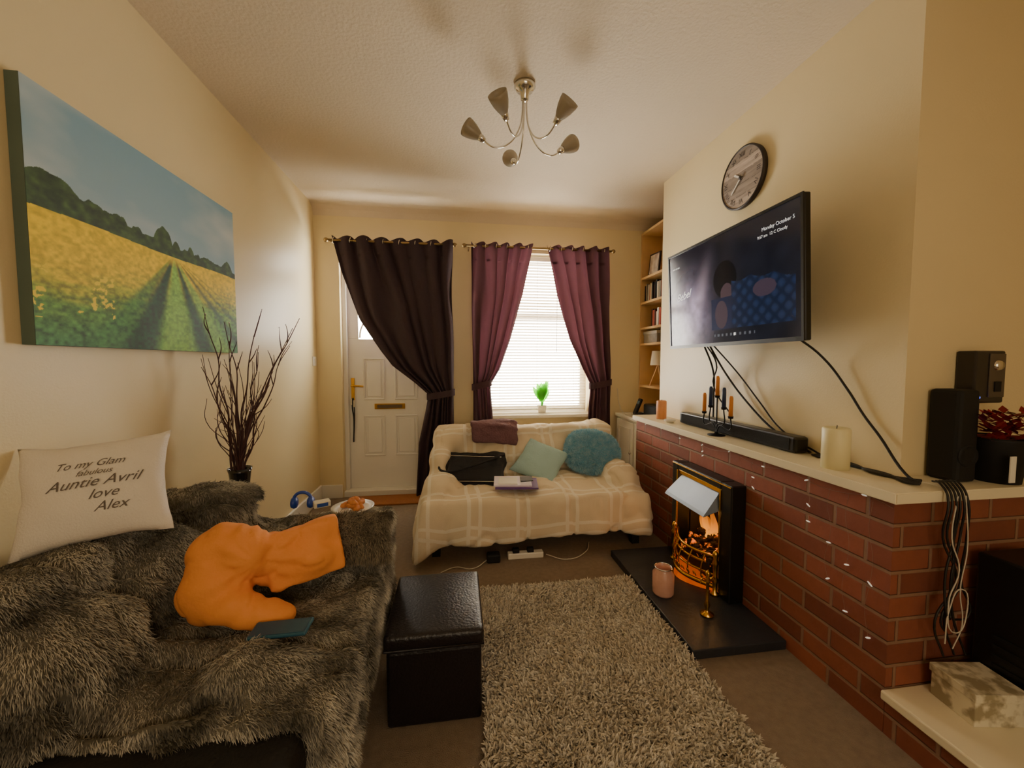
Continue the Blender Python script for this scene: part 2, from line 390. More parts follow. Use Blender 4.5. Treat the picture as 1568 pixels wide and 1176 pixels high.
def pw(z,tab):
    zs=[t[0] for t in tab][::-1]; xs=[t[1] for t in tab][::-1]
    return float(np.interp(z,zs,xs))
def curtain(name,left,right,z0,z1,tie,n,mat,amp,Y=3.47,rings=None,seed=0):
    g=grp(name); nx,nz=n*16+1,100
    s=np.linspace(0,1,nx); zz=np.linspace(z1,z0,nz); vs=[]
    wtop=pw(z1,right)-pw(z1,left)
    for z in zz:
        l,r=pw(z,left),pw(z,right); w=r-l; comp=max(.25,min(1,w/wtop))
        fade=min(1,max(0,(2.2-z)/.5))
        for u in s:
            sh=(.045*math.sin(7*u+seed)+.03*math.sin(15*u+2*z+seed))*fade+.02*math.sin(5*z+u*4)*fade
            ph=2*math.pi*n*(u+sh)
            A=amp*(1.1-.45*comp*fade)*(1 if abs(z-tie)>.08 else .45+.55*abs(z-tie)/.08)
            A*=.75+.35*math.sin(u*9+seed*3+z)
            y=Y+A*math.sin(ph)+.35*A*math.sin(ph*.37+3*z)
            x=l+w*u+.010*math.cos(ph)*comp
            zt=z
            if z>2.1: zt=z-.012*(1-math.cos(ph))
            else: zt=z-.10*math.exp(-((z-tie-.25)/.25)**2)*math.sin(math.pi*u)*0.5*(1-comp)
            vs.append((x,y,zt))
    f=[(j*nx+i,(j+1)*nx+i,(j+1)*nx+i+1,j*nx+i+1) for j in range(nz-1) for i in range(nx-1)]
    me=bpy.data.meshes.new(name); me.from_pydata(vs,[],f); me.update()
    obj('cloth',me,mat,g,True)
    l,r=pw(tie,left),pw(tie,right); cx,hw=(l+r)/2,(r-l)/2+.012
    bm=bmesh.new(); ra=[]; rb=[]
    for t in np.linspace(0,2*math.pi,33)[:-1]:
        x=cx+hw*math.cos(t); y=Y+(amp*1.0+.02)*math.sin(t); dz=.02*math.cos(t)
        ra.append(bm.verts.new((x,y,tie-.028+dz))); rb.append(bm.verts.new((x,y,tie+.028+dz)))
    for i in range(32): bm.faces.new((ra[i],ra[(i+1)%32],rb[(i+1)%32],rb[i]))
    obj('tieback',bm2me(bm),mat,g,True)
    if rings is not None:
        lst=[]
        for x in rings:
            lst.append(([(x+.003*math.sin(t),Y+.022*math.cos(t),2.21+.022*math.sin(t)) for t in np.linspace(0,2*math.pi,13)],.004))
        tubes('eyelets',lst,MAT['chrome'],g)
def curtains():
    dk=M('plum_curtain','3A2A32',.85,var=.15,vs=60); tr=translucent('plum_curtain_sheer','483038',.10,.85,'70404A')
    curtain('door_curtain',[(2.26,-1.03),(1.94,-.95),(1.56,-.81),(1.3,-.645),(1.17,-.55),(1.02,-.36),(.92,-.25),(.8,-.27),(.5,-.33),(.03,-.36)],
        [(2.26,-.035),(1.5,-.03),(.92,-.03),(.5,-.03),(.03,-.03)],.03,2.25,.92,7,dk,.034,rings=np.linspace(-1.0,-.08,8),seed=1)
    curtain('window_curtain',[(2.26,.12),(1,.14),(.3,.14)],[(2.26,.67),(1.81,.585),(1.40,.468),(1.14,.378),(1.0,.295),(.8,.31),(.3,.34)],.30,2.25,1.0,5,tr,.03,rings=np.linspace(.16,.63,6),seed=2)
    curtain('window_curtain',[(2.26,.79),(1.81,.885),(1.40,1.01),(1.14,1.135),(1.0,1.215),(.8,1.2),(.3,1.18)],[(2.26,1.37),(1,1.41),(.3,1.41)],.30,2.25,1.0,5,tr,.03,rings=np.linspace(.83,1.33,6),seed=4)
    m=M('antique_brass','9A8258',.35,1)
    for x0,x1,nm in ((-1.06,-.01,'curtain_rod'),(.07,1.42,'curtain_rod')):
        g=grp(nm)
        cyl('rod',(x0,3.47,2.21),(x1,3.47,2.21),.010,m,g)
        for x in (x0,x1): lathe('finial',[(0,-.02),(.016,-.012),(.02,0),(.016,.012),(0,.02)],(x,3.47,2.21),m,g,16)
        for x in (x0+.04,x1-.04): tubes('bracket',[([(x,3.6,2.2),(x,3.53,2.2),(x,3.47,2.197)],.006)],m,g)
run(curtains)
# ---------------- chimney, brick, mantel ----------------
def fireplace():
    boxes('brick_fireplace_surround',[((1.36,1.03,0),(1.543,1.72,.762)),((1.36,2.135,0),(1.543,2.82,.762)),((1.36,1.72,.56),(1.543,2.135,.762))],MAT['brick'])
    boxes('brick_return_wall',[((1.5435,1.03,0),(XR-.002,1.156,.762))],MAT['brick'])
    bm=bmesh.new(); addbox(bm,(1.325,1.0,.765),(1.543,2.82,.80))
    bmesh.ops.bevel(bm,geom=bm.edges[:],offset=.003,segments=2,affect='EDGES')
    obj('mantelpiece',bm2me(bm),MAT['cream'])
    boxes('mantel_shelf_return',[((1.5435,1.0,.765),(XR-.002,1.156,.80))],MAT['cream'],None,.003)
    box('slate_hearth',(.935,1.40,0),(1.355,2.26,.04),MAT['slate'],None,.004)
    g=grp('low_brick_ledge')
    box('bricks',(1.36,.2,0),(XR-.002,1.028,.12),MAT['brick'],g); box('slab',(1.34,.2,.12),(XR-.002,1.028,.15),MAT['cream'],g,.005)
    g=grp('electric_fireplace'); bk=MAT['black']; br=MAT['brass']
    boxes('firebox',[((1.53,1.73,.04),(1.542,2.17,.55)),((1.37,1.722,.04),(1.53,1.735,.55)),((1.37,2.165,.04),(1.53,2.178,.55)),((1.37,1.735,.54),(1.53,2.165,.555)),((1.33,1.735,.041),(1.53,2.165,.06))],M('dark_firebox','1E120C',.8),g)  # firebox lining in dark brown
    boxes('surround_frame',[((1.28,1.655,.04),(1.358,1.74,.615)),((1.28,2.16,.04),(1.358,2.225,.615)),((1.28,1.74,.575),(1.358,2.16,.615))],bk,g,.006)
    boxes('brass_trim',[((1.274,1.735,.06),(1.281,1.745,.575)),((1.274,2.155,.06),(1.281,2.165,.575)),((1.285,1.745,.553),(1.31,2.155,.575)),((1.276,1.66,.602),(1.281,2.22,.609))],br,g,.002)
    bm=bmesh.new()
    T=[(1.295,1.77,.555),(1.295,2.13,.555),(1.205,2.15,.455),(1.205,1.75,.455),(1.195,2.15,.44),(1.195,1.75,.44),(1.295,1.75,.47),(1.295,2.15,.47)]
    v=[bm.verts.new(p) for p in T]
    bm.faces.new((v[0],v[1],v[2],v[3])); bm.faces.new((v[3],v[2],v[4],v[5])); bm.faces.new((v[0],v[3],v[5],v[6])); bm.faces.new((v[1],v[7],v[4],v[2]))
    o=obj('hood',bm2me(bm),M('brushed_pewter','8E9AAC',.42,.5),g); md=o.modifiers.new('s','SOLIDIFY'); md.thickness=.006
    cm,nt,b=newmat('glowing_coal'); nz=noise(nt,24,3)
    nt.links.new(mixc(nt,nz,lin('0C0807'),lin('3A2014')),b.inputs['Base Color']); b.inputs['Emission Color'].default_value=(1,.16,.01,1)
    r=mth(nt,'MULTIPLY',mth(nt,'MAXIMUM',mth(nt,'SUBTRACT',nz,.55),0.0),13); nt.links.new(r,b.inputs['Emission Strength']); b.inputs['Roughness'].default_value=.9
    bm=bmesh.new()
    for i in range(80):
        y=random.uniform(1.79,2.11); x=random.uniform(1.26,1.45); z=.15+.05*random.random()+(x-1.27)*.25
        s=random.uniform(.013,.026); addball(bm,(x,y,z),(s,s*1.2,s*.8),Euler((random.random()*3,random.random()*3,0)).to_matrix())
    me=bm2me(bm); a=verts(me); a+= norms(me)*((fbm(a*60,2)-.5)*.02)[:,None]; setv(me,a); obj('coals',me,cm,g)
    box('coal_bed',(1.27,1.78,.08),(1.47,2.12,.165),MAT['blackmat'],g,.02)
    fm=bpy.data.materials.new('flame'); fm.use_nodes=True; nt=fm.node_tree; nt.nodes.clear()
    o_=nt.nodes.new('ShaderNodeOutputMaterial'); em=nt.nodes.new('ShaderNodeEmission'); ge=nt.nodes.new('ShaderNodeNewGeometry'); sp=nt.nodes.new('ShaderNodeSeparateXYZ')
    nt.links.new(ge.outputs['Position'],sp.inputs[0]); f=mth(nt,'MULTIPLY',mth(nt,'SUBTRACT',sp.outputs[2],.20),4.6)
    cl=nt.nodes.new('ShaderNodeClamp'); nt.links.new(f,cl.inputs[0])
    nt.links.new(mixc(nt,cl.outputs[0],(1,.34,.02,1),(.8,.10,.01,1)),em.inputs[0]); nt.links.new(mth(nt,'SUBTRACT',1.7,mth(nt,'MULTIPLY',cl.outputs[0],1.2)),em.inputs[1]); 
    tp=nt.nodes.new('ShaderNodeBsdfTransparent'); mx=nt.nodes.new('ShaderNodeMixShader'); nz=noise(nt,18,2)
    nt.links.new(mth(nt,'MULTIPLY',cl.outputs[0],mth(nt,'ADD',nz,.2)),mx.inputs[0]); nt.links.new(em.outputs[0],mx.inputs[1]); nt.links.new(tp.outputs[0],mx.inputs[2]); nt.links.new(mx.outputs[0],o_.inputs[0])
    bm=bmesh.new()
    for i in range(12):
        y0=1.78+i*.031; h=.13+.10*random.random()*(1-abs(i-5.5)/9); x=1.40+.07*random.random(); L=[];R=[]
        for t in np.linspace(0,1,10):
            w=.030*abs(math.sin(math.pi*min(1,t*.75+.25))); y=y0+.02*math.sin(5*t+i); z=.19+h*t
            L.append(bm.verts.new((x,y-w-.0003,z))); R.append(bm.verts.new((x-.01,y+w+.0003,z)))
        for k in range(9): bm.faces.new((L[k],R[k],R[k+1],L[k+1]))
    obj('flames',bm2me(bm),fm,g,True)
    def arc(z,y0=1.74,y1=2.16,b=.08,x=1.29,n=13): return [(x-b*math.sin(math.pi*i/(n-1)),y0+(y1-y0)*i/(n-1),z) for i in range(n)]
    tubes('fret_bars',[(arc(.225),.007),(arc(.185,b=.085),.006),(arc(.135,b=.09),.006),(arc(.075,b=.10),.012)],br,g)
    up=[]
    A1=arc(.225);A0=arc(.075,b=.10)
    for i in range(1,12):
        p,q=A0[i],A1[i]; m1=((p[0]+q[0])/2-.018,(p[1]+q[1])/2,.15)
        if i%2==0: up.append(([p,m1,q],.004))
        up.append(([(p[0]-.004,p[1]-.012,.10),(p[0]-.012,p[1],.12),(p[0]-.004,p[1]+.012,.10)],.003))
    tubes('fret_uprights',up,br,g)
    for y in (1.745,2.155):
        lathe('finial_post',[(0,0),(.022,0),(.022,.012),(.01,.02),(.013,.06),(.018,.08),(.009,.1),(.012,.15),(.018,.17),(.01,.185),(.016,.205),(.012,.22),(0,.23)],(1.265,y,.04),br,g,20)
    bm=bmesh.new(); a=[(1.30-.13*math.sin(math.pi*i/12),1.76+.38*i/12) for i in range(13)]
    lo=[bm.verts.new((x,y,.041)) for x,y in a]; hi=[bm.verts.new((x+.02,y,.085)) for x,y in a]
    for i in range(12): bm.faces.new((lo[i],lo[i+1],hi[i+1],hi[i]))
    bm.faces.new(lo); bm.faces.new(hi)
    obj('ash_pan',bm2me(bm),M('ash_pan_glow_brass','E07A28',.3,.9,emit='FF6A10',estr=.35),g)  # brass pan; orange tint and emission stand in for reflected firelight
    for ch in g.children:
        a=verts(ch.data); a[:,1]=1.66+(a[:,1]-1.66)*.90; setv(ch.data,a)
    g=grp('fireside_companion_stand')
    lathe('stand',[(0,0),(.028,0),(.03,.008),(.012,.016),(.008,.03),(.014,.05),(.007,.07),(.007,.15),(.014,.165),(.007,.18),(.012,.2),(0,.215)],(1.13,1.60,.04),br,g,20)
    tubes('hooks',[([(1.13,1.60,.2),(1.10,1.60,.215),(1.095,1.60,.19)],.003),([(1.13,1.60,.2),(1.16,1.60,.215),(1.165,1.60,.19)],.003)],br,g)
    g=grp('jar_candle'); gm=M('pink_candle_jar','D8A592',.2,var=.15,vs=30,coat=.4)
    lathe('jar',[(0,0),(.048,0),(.052,.01),(.052,.105),(.040,.12),(.040,.135),(.036,.135),(.036,.118),(.047,.09),(0,.088)],(1.02,1.79,.04),gm,g,28)
    lathe('wax',[(0,.0885),(.045,.0885),(.0,.090)],(1.02,1.79,.04),M('wax','E9D2C0',.5),g,20)
    cyl('wick',(1.02,1.79,.128),(1.02,1.79,.145),.0015,MAT['black'],g)
    tubes('rim',[([(1.02+.041*math.cos(t),1.79+.041*math.sin(t),.175) for t in np.linspace(0,2*math.pi,17)],.003)],MAT['chrome'],g)
run(fireplace)

# ---------------- TV, clock, mantel items ----------------
def tvimg(u,v):
    n=len(u); p=np.stack([u*8,v*5,np.zeros(n)],1); c=np.zeros((n,4)); c[:,3]=1
    base=fbm(p*1.5,4); L=lambda s:np.array(lin(s)[:3])
    c[:,:3]=L('14161E')*(0.6+.8*base[:,None])
    a=np.exp(-(((u-.20)/.15)**2+((v-.28)/.30)**2)); a=a*(.4+1.2*fbm(p*2.5+4,3))
    c[:,:3]+=a[:,None]*L('8C7F98')
    k=np.exp(-(((u-.30-.2*(v-.4))/.05)**2+((v-.5)/.25)**2)); c[:,:3]+=k[:,None]*L('6A5E66')*.8
    e=(((u-.53)/.09)**2+((v-.58)/.17)**2)<1; c[e,:3]=L('08090D')
    e=(((u-.545)/.05)**2+((v-.44)/.10)**2)<1; c[e,:3]=L('3A2E34')
    top=.56-.25*(u-.65)**2*3-.03*np.abs(np.sin(u*22))
    s=(u>.58)&(u<.97)&(v>.12)&(v<top); q=np.abs(np.sin(u*42+v*26)*np.sin(u*42-v*26))
    c[s,:3]=(L('1E2A44')[None,:]*(.40+.5*q[s][:,None]))
    s=(u>.42)&(u<=.58)&(v>.12)&(v<.42); c[s,:3]=L('1B2136')*(.6+.8*base[s][:,None])
    e=(((u-.80)/.07)**2+((v-.42)/.07)**2)<1; c[e,:3]=L('342C38')
    e=(((u-.50)/.05)**2+((v-.26)/.13)**2)<1; c[e,:3]=L('3A3038')
    ic=(v>.055)&(v<.08)&(u>.44)&(u<.74)&(((u*60)%2)<.9); c[ic,:3]=L('4A4D54')
    ic=(v>.055)&(v<.08)&(abs(u-.60)<.008); c[ic,:3]=L('E0E0E0')
    return c
def tv():
    g=grp('wall_mounted_television'); m=onR(1.335,1.85,1.57)@Matrix.Rotation(math.radians(3),4,'X')
    box('casing',(-.485,-.285,-.03),(.485,.285,.0),MAT['black'],g,.006,m)
    boxes('bezel',[((-.485,-.285,0),(-.473,.285,.006)),((.473,-.285,0),(.485,.285,.006)),((-.473,.273,0),(.473,.285,.006)),((-.473,-.285,0),(.473,-.267,.006))],MAT['black'],g,0,m)
    me=gridmesh(.946,.54,300,170,tvimg,m@Matrix.Translation((0,.003,.002)))
    mt=attrmat('tv_screen',.14,1.0); obj('screen',me,mt,g)
    w=M('screen_text','FFFFFF',.5,emit='FFFFFF',estr=.6)
    t=textmesh('Bebel',.062,shear=.5); t.transform(m@Matrix.Translation((-.33,.0,.0035))@Matrix.Rotation(.12,4,'Z')); obj('title_text',t,w,g)
    for tx,sz,x,y in (('Monday October 5',.022,.36,.20),('9:57 am  12 C Cloudy',.018,.33,.172),('news at ten',.016,-.40,.19)):
        t=textmesh(tx,sz); t.transform(m@Matrix.Translation((x,y,.0035))); obj('clock_text',t,w,g)
    boxes('bracket',[((-.2,-.15,-.05),(-.16,.15,-.03)),((.16,-.15,-.05),(.2,.15,-.03))],MAT['blackmat'],g,0,m)
    boxes('wall_plate',[((1.52,1.70,1.48),(1.543,2.0,1.66))],MAT['blackmat'],g,.003)
    tubes('arm',[([(1.53,1.85,1.57),(1.46,1.78,1.57),(1.38,1.85,1.57)],.015)],MAT['blackmat'],g,smoothcurve=False)
    cb=grp('television_cables')
    L=[([(1.38,2.06,1.32),(1.48,2.10,1.15),(1.53,2.16,1.0),(1.53,2.16,.84)],.005),
       ([(1.38,2.02,1.32),(1.50,2.0,1.12),(1.53,1.86,.97),(1.532,1.70,.87),(1.532,1.50,.806)],.005),
       ([(1.38,2.0,1.32),(1.50,1.92,1.14),(1.53,1.80,1.0),(1.532,1.66,.88),(1.53,1.45,.808)],.004),
       ([(1.38,2.05,1.32),(1.44,2.02,1.2),(1.50,2.12,1.06),(1.53,2.0,.9)],.004),
       ([(1.38,1.46,1.32),(1.50,1.43,1.22),(1.525,1.34,1.09),(1.53,1.28,1.0),(1.53,1.22,.93),(1.515,1.12,.82),(1.49,1.06,.806)],.0045)]
    for i in range(4): L.append(([(1.50+.008*i,1.46,.807),(1.49+.010*i,1.30,.806),(1.50-.01*i,1.17,.807),(1.46+.018*i,1.06+.012*i,.807),(1.47+.016*i,1.045+.01*i,.81)],.0045))
    tubes('cable_bundle',L,MAT['cable'],cb)
run(tv)
def clockf(u,v):
    n=len(u); c=np.ones((n,4))
    pl=np.floor((v+.0)*5); gr=fbm(np.stack([u*3+pl*9,v*40,pl*3.3],1),4)
    tone=.95+.3*np.sin(pl*2.3+1)
    c[:,:3]=np.array(lin('A09082')[:3])*(tone*(.5+gr))[:,None]
    c[(v*5)%1<.04,:3]*=.4
    return c
def disc(R,n,fn,m):
    me=gridmesh(2*R,2*R,n,n,None); a=verts(me); x,y=a[:,0]/R,a[:,1]/R
    a2=a.copy(); a2[:,0]=R*x*np.sqrt(np.clip(1-y*y/2,0,1)); a2[:,1]=R*y*np.sqrt(np.clip(1-x*x/2,0,1)); setv(me,a2)
    setcol(me,fn(a2[:,0]/(2*R)+.5,a2[:,1]/(2*R)+.5)); me.transform(m); return me
def clock():
    g=grp('wall_clock'); m=onR(1.541,1.97,2.19)
    lathe('case',[(0,0),(.16,0),(.162,.02),(.155,.024),(.152,.024),(.152,.018),(0,.018)],(0,0,0),M('clock_rim','352C28',.5,.3),g,64).data.transform(m)
    obj('face',disc(.152,90,clockf,m@Matrix.Translation((0,0,.019))),attrmat('clock_face',.6),g)
    d=M('clock_numerals','332A26',.6); wv=M('clock_hands','EDE6DA',.5)
    for i,s in enumerate(['XII','I','II','III','IV','V','VI','VII','VIII','IX','X','XI']):
        t=textmesh(s,.036); t.transform(Matrix.Translation((0,-.012,0))); a=-i*math.pi/6
        t.transform(m@Matrix.Rotation(a,4,'Z')@Matrix.Translation((0,.122,.0205))); obj('numeral',t,d,g)
    box('hour_hand',(-.005,-.01,.022),(.005,.06,.024),wv,g,0,m@Matrix.Rotation(1.0,4,'Z')); box('minute_hand',(-.0035,-.015,.024),(.0035,.095,.026),wv,g,0,m@Matrix.Rotation(2.3,4,'Z'))
    lathe('hub',[(0,0),(.01,0),(.01,.01),(0,.01)],(0,0,.02),d,g,16).data.transform(m)
run(clock)
def mantel_items():
    g=grp('soundbar'); box('body',(1.455,1.50,.803),(1.525,2.40,.875),MAT['black'],g,.012); box('grille',(1.452,1.53,.812),(1.456,2.37,.866),M('speaker_cloth','1A1A1B',.95,bs=400,bstr=.6),g); boxes('feet',[((1.47,1.56,.80),(1.51,1.6,.804)),((1.47,2.3,.80),(1.51,2.34,.804))],MAT['black'],g)
    g=grp('candelabra'); ir=M('wrought_iron','101014',.5,.6); c=(1.41,1.96)
    lathe('base',[(0,0),(.045,0),(.045,.004),(.012,.01),(.005,.02),(0,.02)],(c[0],c[1],.80),ir,g,24)
    arms=[];tips=[(-.11,.11),(-.055,.15),(0,.21),(.055,.15),(.11,.11)]
    for dy,h in tips:
        arms.append(([(c[0],c[1],.81),(c[0],c[1]+dy*.25,.83+h*.25),(c[0],c[1]+dy,.80+h*.45),(c[0],c[1]+dy,.80+h)],.0035))
    tubes('arms',arms,ir,g)
    oc=M('orange_candle','E08E44',.5); nc=M('navy_candle','2A3A5C',.5)
    for i,(dy,h) in enumerate(tips):
        lathe('cup',[(0,0),(.012,.002),(.014,.014),(.01,.014),(0,.006)],(c[0],c[1]+dy,.80+h-.004),ir,g,16)
        hh=.11
        lathe('candle',[(0,0),(.0105,0),(.010,hh*.9),(.006,hh),(0,hh)],(c[0],c[1]+dy,.80+h+.006),oc if i%2==0 else nc,g,16)
    def pillar(n,x,y,r,h,mat):
        g=grp(n); lathe('wax',[(0,0),(r,0),(r,h-.006),(r-.005,h),(r-.012,h-.006),(0,h-.012)],(x,y,.80),mat,g,32)
        cyl('wick',(x,y,.80+h-.013),(x+.002,y,.80+h+.008),.0014,MAT['black'],g)
    pillar('pillar_candle',1.42,1.285,.044,.155,M('ivory_wax','EFE4B4',.45,var=.05))
    pillar('pillar_candle',1.44,2.60,.034,.13,M('peach_wax','E09A68',.5,var=.12,vs=30))
    g=grp('trinket_dish'); lathe('dish',[(0,.004),(.02,0),(.035,.012),(.038,.02),(.034,.014),(0,.008)],(1.40,2.42,.80),MAT['white'],g,20)
    g=grp('bookshelf_speaker'); box('cabinet',(1.632,1.06,.80),(1.715,1.15,1.11),MAT['blackmat'],g,.012)
    lathe('woofer',[(0,.0),(.015,.004),(.03,-.0),(.034,.006),(.038,0)],(1.673,1.06,.89),MAT['blackmat'],g,24,dirrot((0,-1,0)))
    g=grp('internet_router'); box('case',(1.745,1.10,1.06),(1.87,1.155,1.24),M('router_brown','2C2622',.35,var=.1),g,.006)
    box('front_panel',(1.80,1.096,1.08),(1.865,1.101,1.23),M('router_metal','6A6258',.35,.7),g,.002)
    lathe('dial',[(0,.008),(.014,.008),(.018,0)],(1.833,1.096,1.19),MAT['chrome'],g,20,dirrot((0,-1,0))); boxes('port',[((1.82,1.093,1.10),(1.846,1.097,1.135))],MAT['blackmat'],g)
    lathe('led',[(0,.003),(.004,.002),(.005,0)],(1.765,1.10,1.08),M('blue_led','2030FF',.3,emit='2040FF',estr=12),g,12,dirrot((0,-1,0)))
    g=grp('poinsettia_basket'); lathe('basket',[(0,0),(.06,0),(.075,.14),(.078,.15),(.068,.14),(0,.12)],(1.81,1.075,.80),MAT['blackmat'],g,20)
    bm=bmesh.new()
    for i in range(150):
        a=random.uniform(0,6.28);t=random.uniform(-.1,.7); d=Vector((math.cos(a)*.9,math.sin(a)*.5,t)).normalized(); p=Vector((1.80,1.065,.97))+Vector((random.uniform(-.08,.08),random.uniform(-.03,.01),random.uniform(-.03,.06)))
        s=d.cross(Vector((0,0,1))).normalized()*.012; q=p+d*.018; e=p+d*.04
        if e.y>1.15: continue
        v=[bm.verts.new(x) for x in (p,q-s,e,q+s)]; bm.faces.new(v)
    obj('petals',bm2me(bm),M('poinsettia_red','8A1616',.6,var=.4,vs=40),g)
    box('tag',(1.745,.999,.815),(1.767,1.002,.90),MAT['white'],g,0)
run(mantel_items)
def corner_items():
    g=grp('hanging_cables'); L=[];W=[]; R=random.Random(8)
    for i in range(6):
        x=1.49+.014*i; L.append(([(x+.05,1.06,.812),(x+.01,1.01,.818),(x,.985,.79),(x+R.uniform(-.02,.03),.985,.66),(x+R.uniform(-.04,.05),.982,.52),(x+R.uniform(-.04,.06),.98,.40),(x+R.uniform(-.05,.05),.985,R.uniform(.26,.45))],.0032))
    W=[([(1.52,.98,.79),(1.50,.975,.66),(1.53,.972,.56),(1.495,.97,.46),(1.53,.97,.36),(1.565,.97,.42),(1.54,.97,.50),(1.50,.97,.44),(1.49,.97,.33)],.0018),([(1.55,.98,.79),(1.56,.975,.62),(1.535,.97,.5),(1.55,.97,.38),(1.52,.97,.31)],.0016)]
    tubes('black_cables',L,MAT['cable'],g); tubes('white_cables',W,MAT['wcable'],g)
    g=grp('desktop_computer_tower'); box('case',(1.64,.72,.15),(1.84,1.0,.60),MAT['black'],g,.006); boxes('front',[((1.65,.715,.17),(1.83,.721,.58))],MAT['blackmat'],g,.001); boxes('vents',[((1.636,.78,.2+.03*i),(1.641,.95,.21+.03*i)) for i in range(6)],MAT['blackmat'],g)
    g=grp('patterned_gift_box'); m,nt,b=newmat('floral_card'); nz=noise(nt,22,3); cr=nt.nodes.new('ShaderNodeValToRGB'); cr.color_ramp.elements[0].position=.42; cr.color_ramp.elements[1].position=.56
    cr.color_ramp.elements[0].color=lin('A4987A'); cr.color_ramp.elements[1].color=lin('E6DEC6'); nt.links.new(nz,cr.inputs[0]); nt.links.new(cr.outputs[0],b.inputs['Base Color'])
    mt=Matrix.Translation((1.55,.925,.15))@Matrix.Rotation(-.15,4,'Z')
    box('base',(-.075,-.06,0),(.075,.06,.075),m,g,.002,mt); box('lid',(-.079,-.064,.075),(.079,.064,.10),m,g,.002,mt)
    g=grp('fairy_lights'); pts=[]; B=bmesh.new()
    for i in range(40):
        y=2.75-i*(1.72/39); z=.758-.025*abs(math.sin(i*.42))*(1 if y<2.3 else .3); pts.append((1.354,y,z))
    sp=[(pts,.0007)]; bulbs=[pts[i] for i in range(2,40,5)]
    for y,l in ((2.0,.06),(1.62,.12),(1.33,.16),(1.24,.34),(1.17,.42),(1.09,.46)):
        q=[(1.355,y+.01*math.sin(k*2),.74-l*k/5) for k in range(6)]; sp.append((q,.0005)); bulbs+= [q[3],q[5]]
    tubes('wire',sp,M('clear_wire','94705A',.4),g)
    for p in bulbs: addball(B,p,(.002,.010,.003),Euler((random.uniform(-.7,.7),0,0)).to_matrix())
    obj('bulbs',bm2me(B),M('fairy_bulb','F4EEE2',.3,emit='FFF4E0',estr=.4),g)
run(corner_items)

# ---------------- alcove ----------------
def alcove():
    g=grp('alcove_cabinet'); w=MAT['white']
    box('carcass',(1.53,2.83,0),(XR-.002,3.578,.69),w,g); box('top',(1.505,2.822,.69),(XR-.002,3.578,.72),w,g,.004)
    boxes('doors',[((1.515,2.85,.06),(1.53,3.19,.67)),((1.515,3.21,.06),(1.53,3.56,.67))],w,g,.004)
    boxes('panel_mould',[((1.508,3.26,.12),(1.516,3.51,.14)),((1.508,3.26,.59),(1.516,3.51,.61)),((1.508,3.26,.14),(1.516,3.275,.59)),((1.508,3.495,.14),(1.516,3.51,.59))],w,g)
    lathe('knob',[(0,.02),(.01,.018),(.012,.01),(.005,0)],(1.515,3.24,.40),MAT['chrome'],g,16,dirrot((-1,0,0)))
    g=grp('alcove_bookcase'); wd=MAT['wood']; zs=[.965,1.36,1.51,1.75,1.98,2.40]
    L=[((1.75,2.83,.721),(XR-.005,2.85,2.42)),((1.75,3.575,.721),(XR-.005,3.595,2.42)),((XR-.02,2.85,.721),(XR-.005,3.575,2.42))]
    for z in zs: L.append(((1.75,2.85,z),(XR-.02,3.575,z+.02)))
    boxes('frame',L,wd,g)
    def row(z,h,y0,y1,pal,name='row_of_books'):
        y=y0;l=[]
        while y<y1-.02:
            t=random.uniform(.014,.032); hh=h*random.uniform(.75,1); l.append(((1.78+random.uniform(0,.015),y,z+.02),(1.93,y+t-.001,z+.02+hh),random.choice(pal))); y+=t
        colorboxes(name,l)
    P=['2A2522','6A2F2A','C9B99A','35404E','8A8072','1E1C1C','A9472F','D8D2C2']
    row(1.75,.18,3.08,3.56,P); row(1.51,.17,3.1,3.45,P); row(1.98,.0+.16,2.9,3.25,P)
    g=grp('photo_frame'); m=basis((1.80,3.42,2.0+.10),(-1,-.1,.1),(0,0,1)); box('frame',(-.08,-.1,-.008),(.08,.1,.008),M('dark_frame','2A201A',.4),g,.003,m); 
    def ph(u,v):
        p=np.stack([u*5,v*5,u*0],1); f=fbm(p+8,3); c=np.ones((len(u),4)); c[:,:3]=np.array(lin('D9CDBD')[:3])*f[:,None]+np.array(lin('6A4A40')[:3])*(1-f[:,None]); return c
    obj('photo_print',gridmesh(.13,.17,20,24,ph,m@Matrix.Translation((0,0,.0085))),attrmat('photo_print',.3),g)
    g=grp('storage_box'); box('box',(1.77,3.3,1.38),(1.95,3.55,1.46),M('grey_box','8D8378',.7,var=.3,vs=30),g,.004); box('lid',(1.765,3.295,1.46),(1.955,3.555,1.49),M('box_lid','A79C8E',.7),g,.003)
    g=grp('tripod_table_lamp'); x,y,z=1.83,3.38,.985
    tubes('legs',[([(x+.07*math.cos(a),y+.07*math.sin(a),z),(x,y,z+.2)],.006) for a in (0.5,2.6,4.7)],wd,g,smoothcurve=False)
    lathe('shade',[(.07,.19),(.055,.32),(.053,.32),(.068,.19)],(x,y,z),translucent('lamp_shade','F0E4CC',.3),g,32); cyl('stem',(x,y,z+.19),(x,y,z+.25),.008,MAT['brass'],g)
    g=grp('cordless_phone'); box('cradle',(1.60,3.30,.72),(1.68,3.40,.745),MAT['black'],g,.006); m=basis((1.63,3.36,.80),(-.9,-.2,.4),(.3,0,1)); box('handset',(-.022,-.075,-.012),(.022,.075,.012),MAT['black'],g,.006,m); box('display',(-.014,.02,.012),(.014,.05,.0135),M('lcd','5A7C8C',.3),g,0,m)
    g=grp('wireless_speaker'); box('body',(1.62,3.0,.72),(1.72,3.24,.84),MAT['black'],g,.015); box('mesh',(1.617,3.02,.735),(1.621,3.22,.825),MAT['blackmat'],g)
    g=grp('telephone_cable'); tubes('cord',[([(1.6,3.42,.725),(1.56,3.35,.726),(1.54,3.45,.73),(1.53,3.54,.80),(1.53,3.59,.95)],.003)],MAT['wcable'],g)
run(alcove)

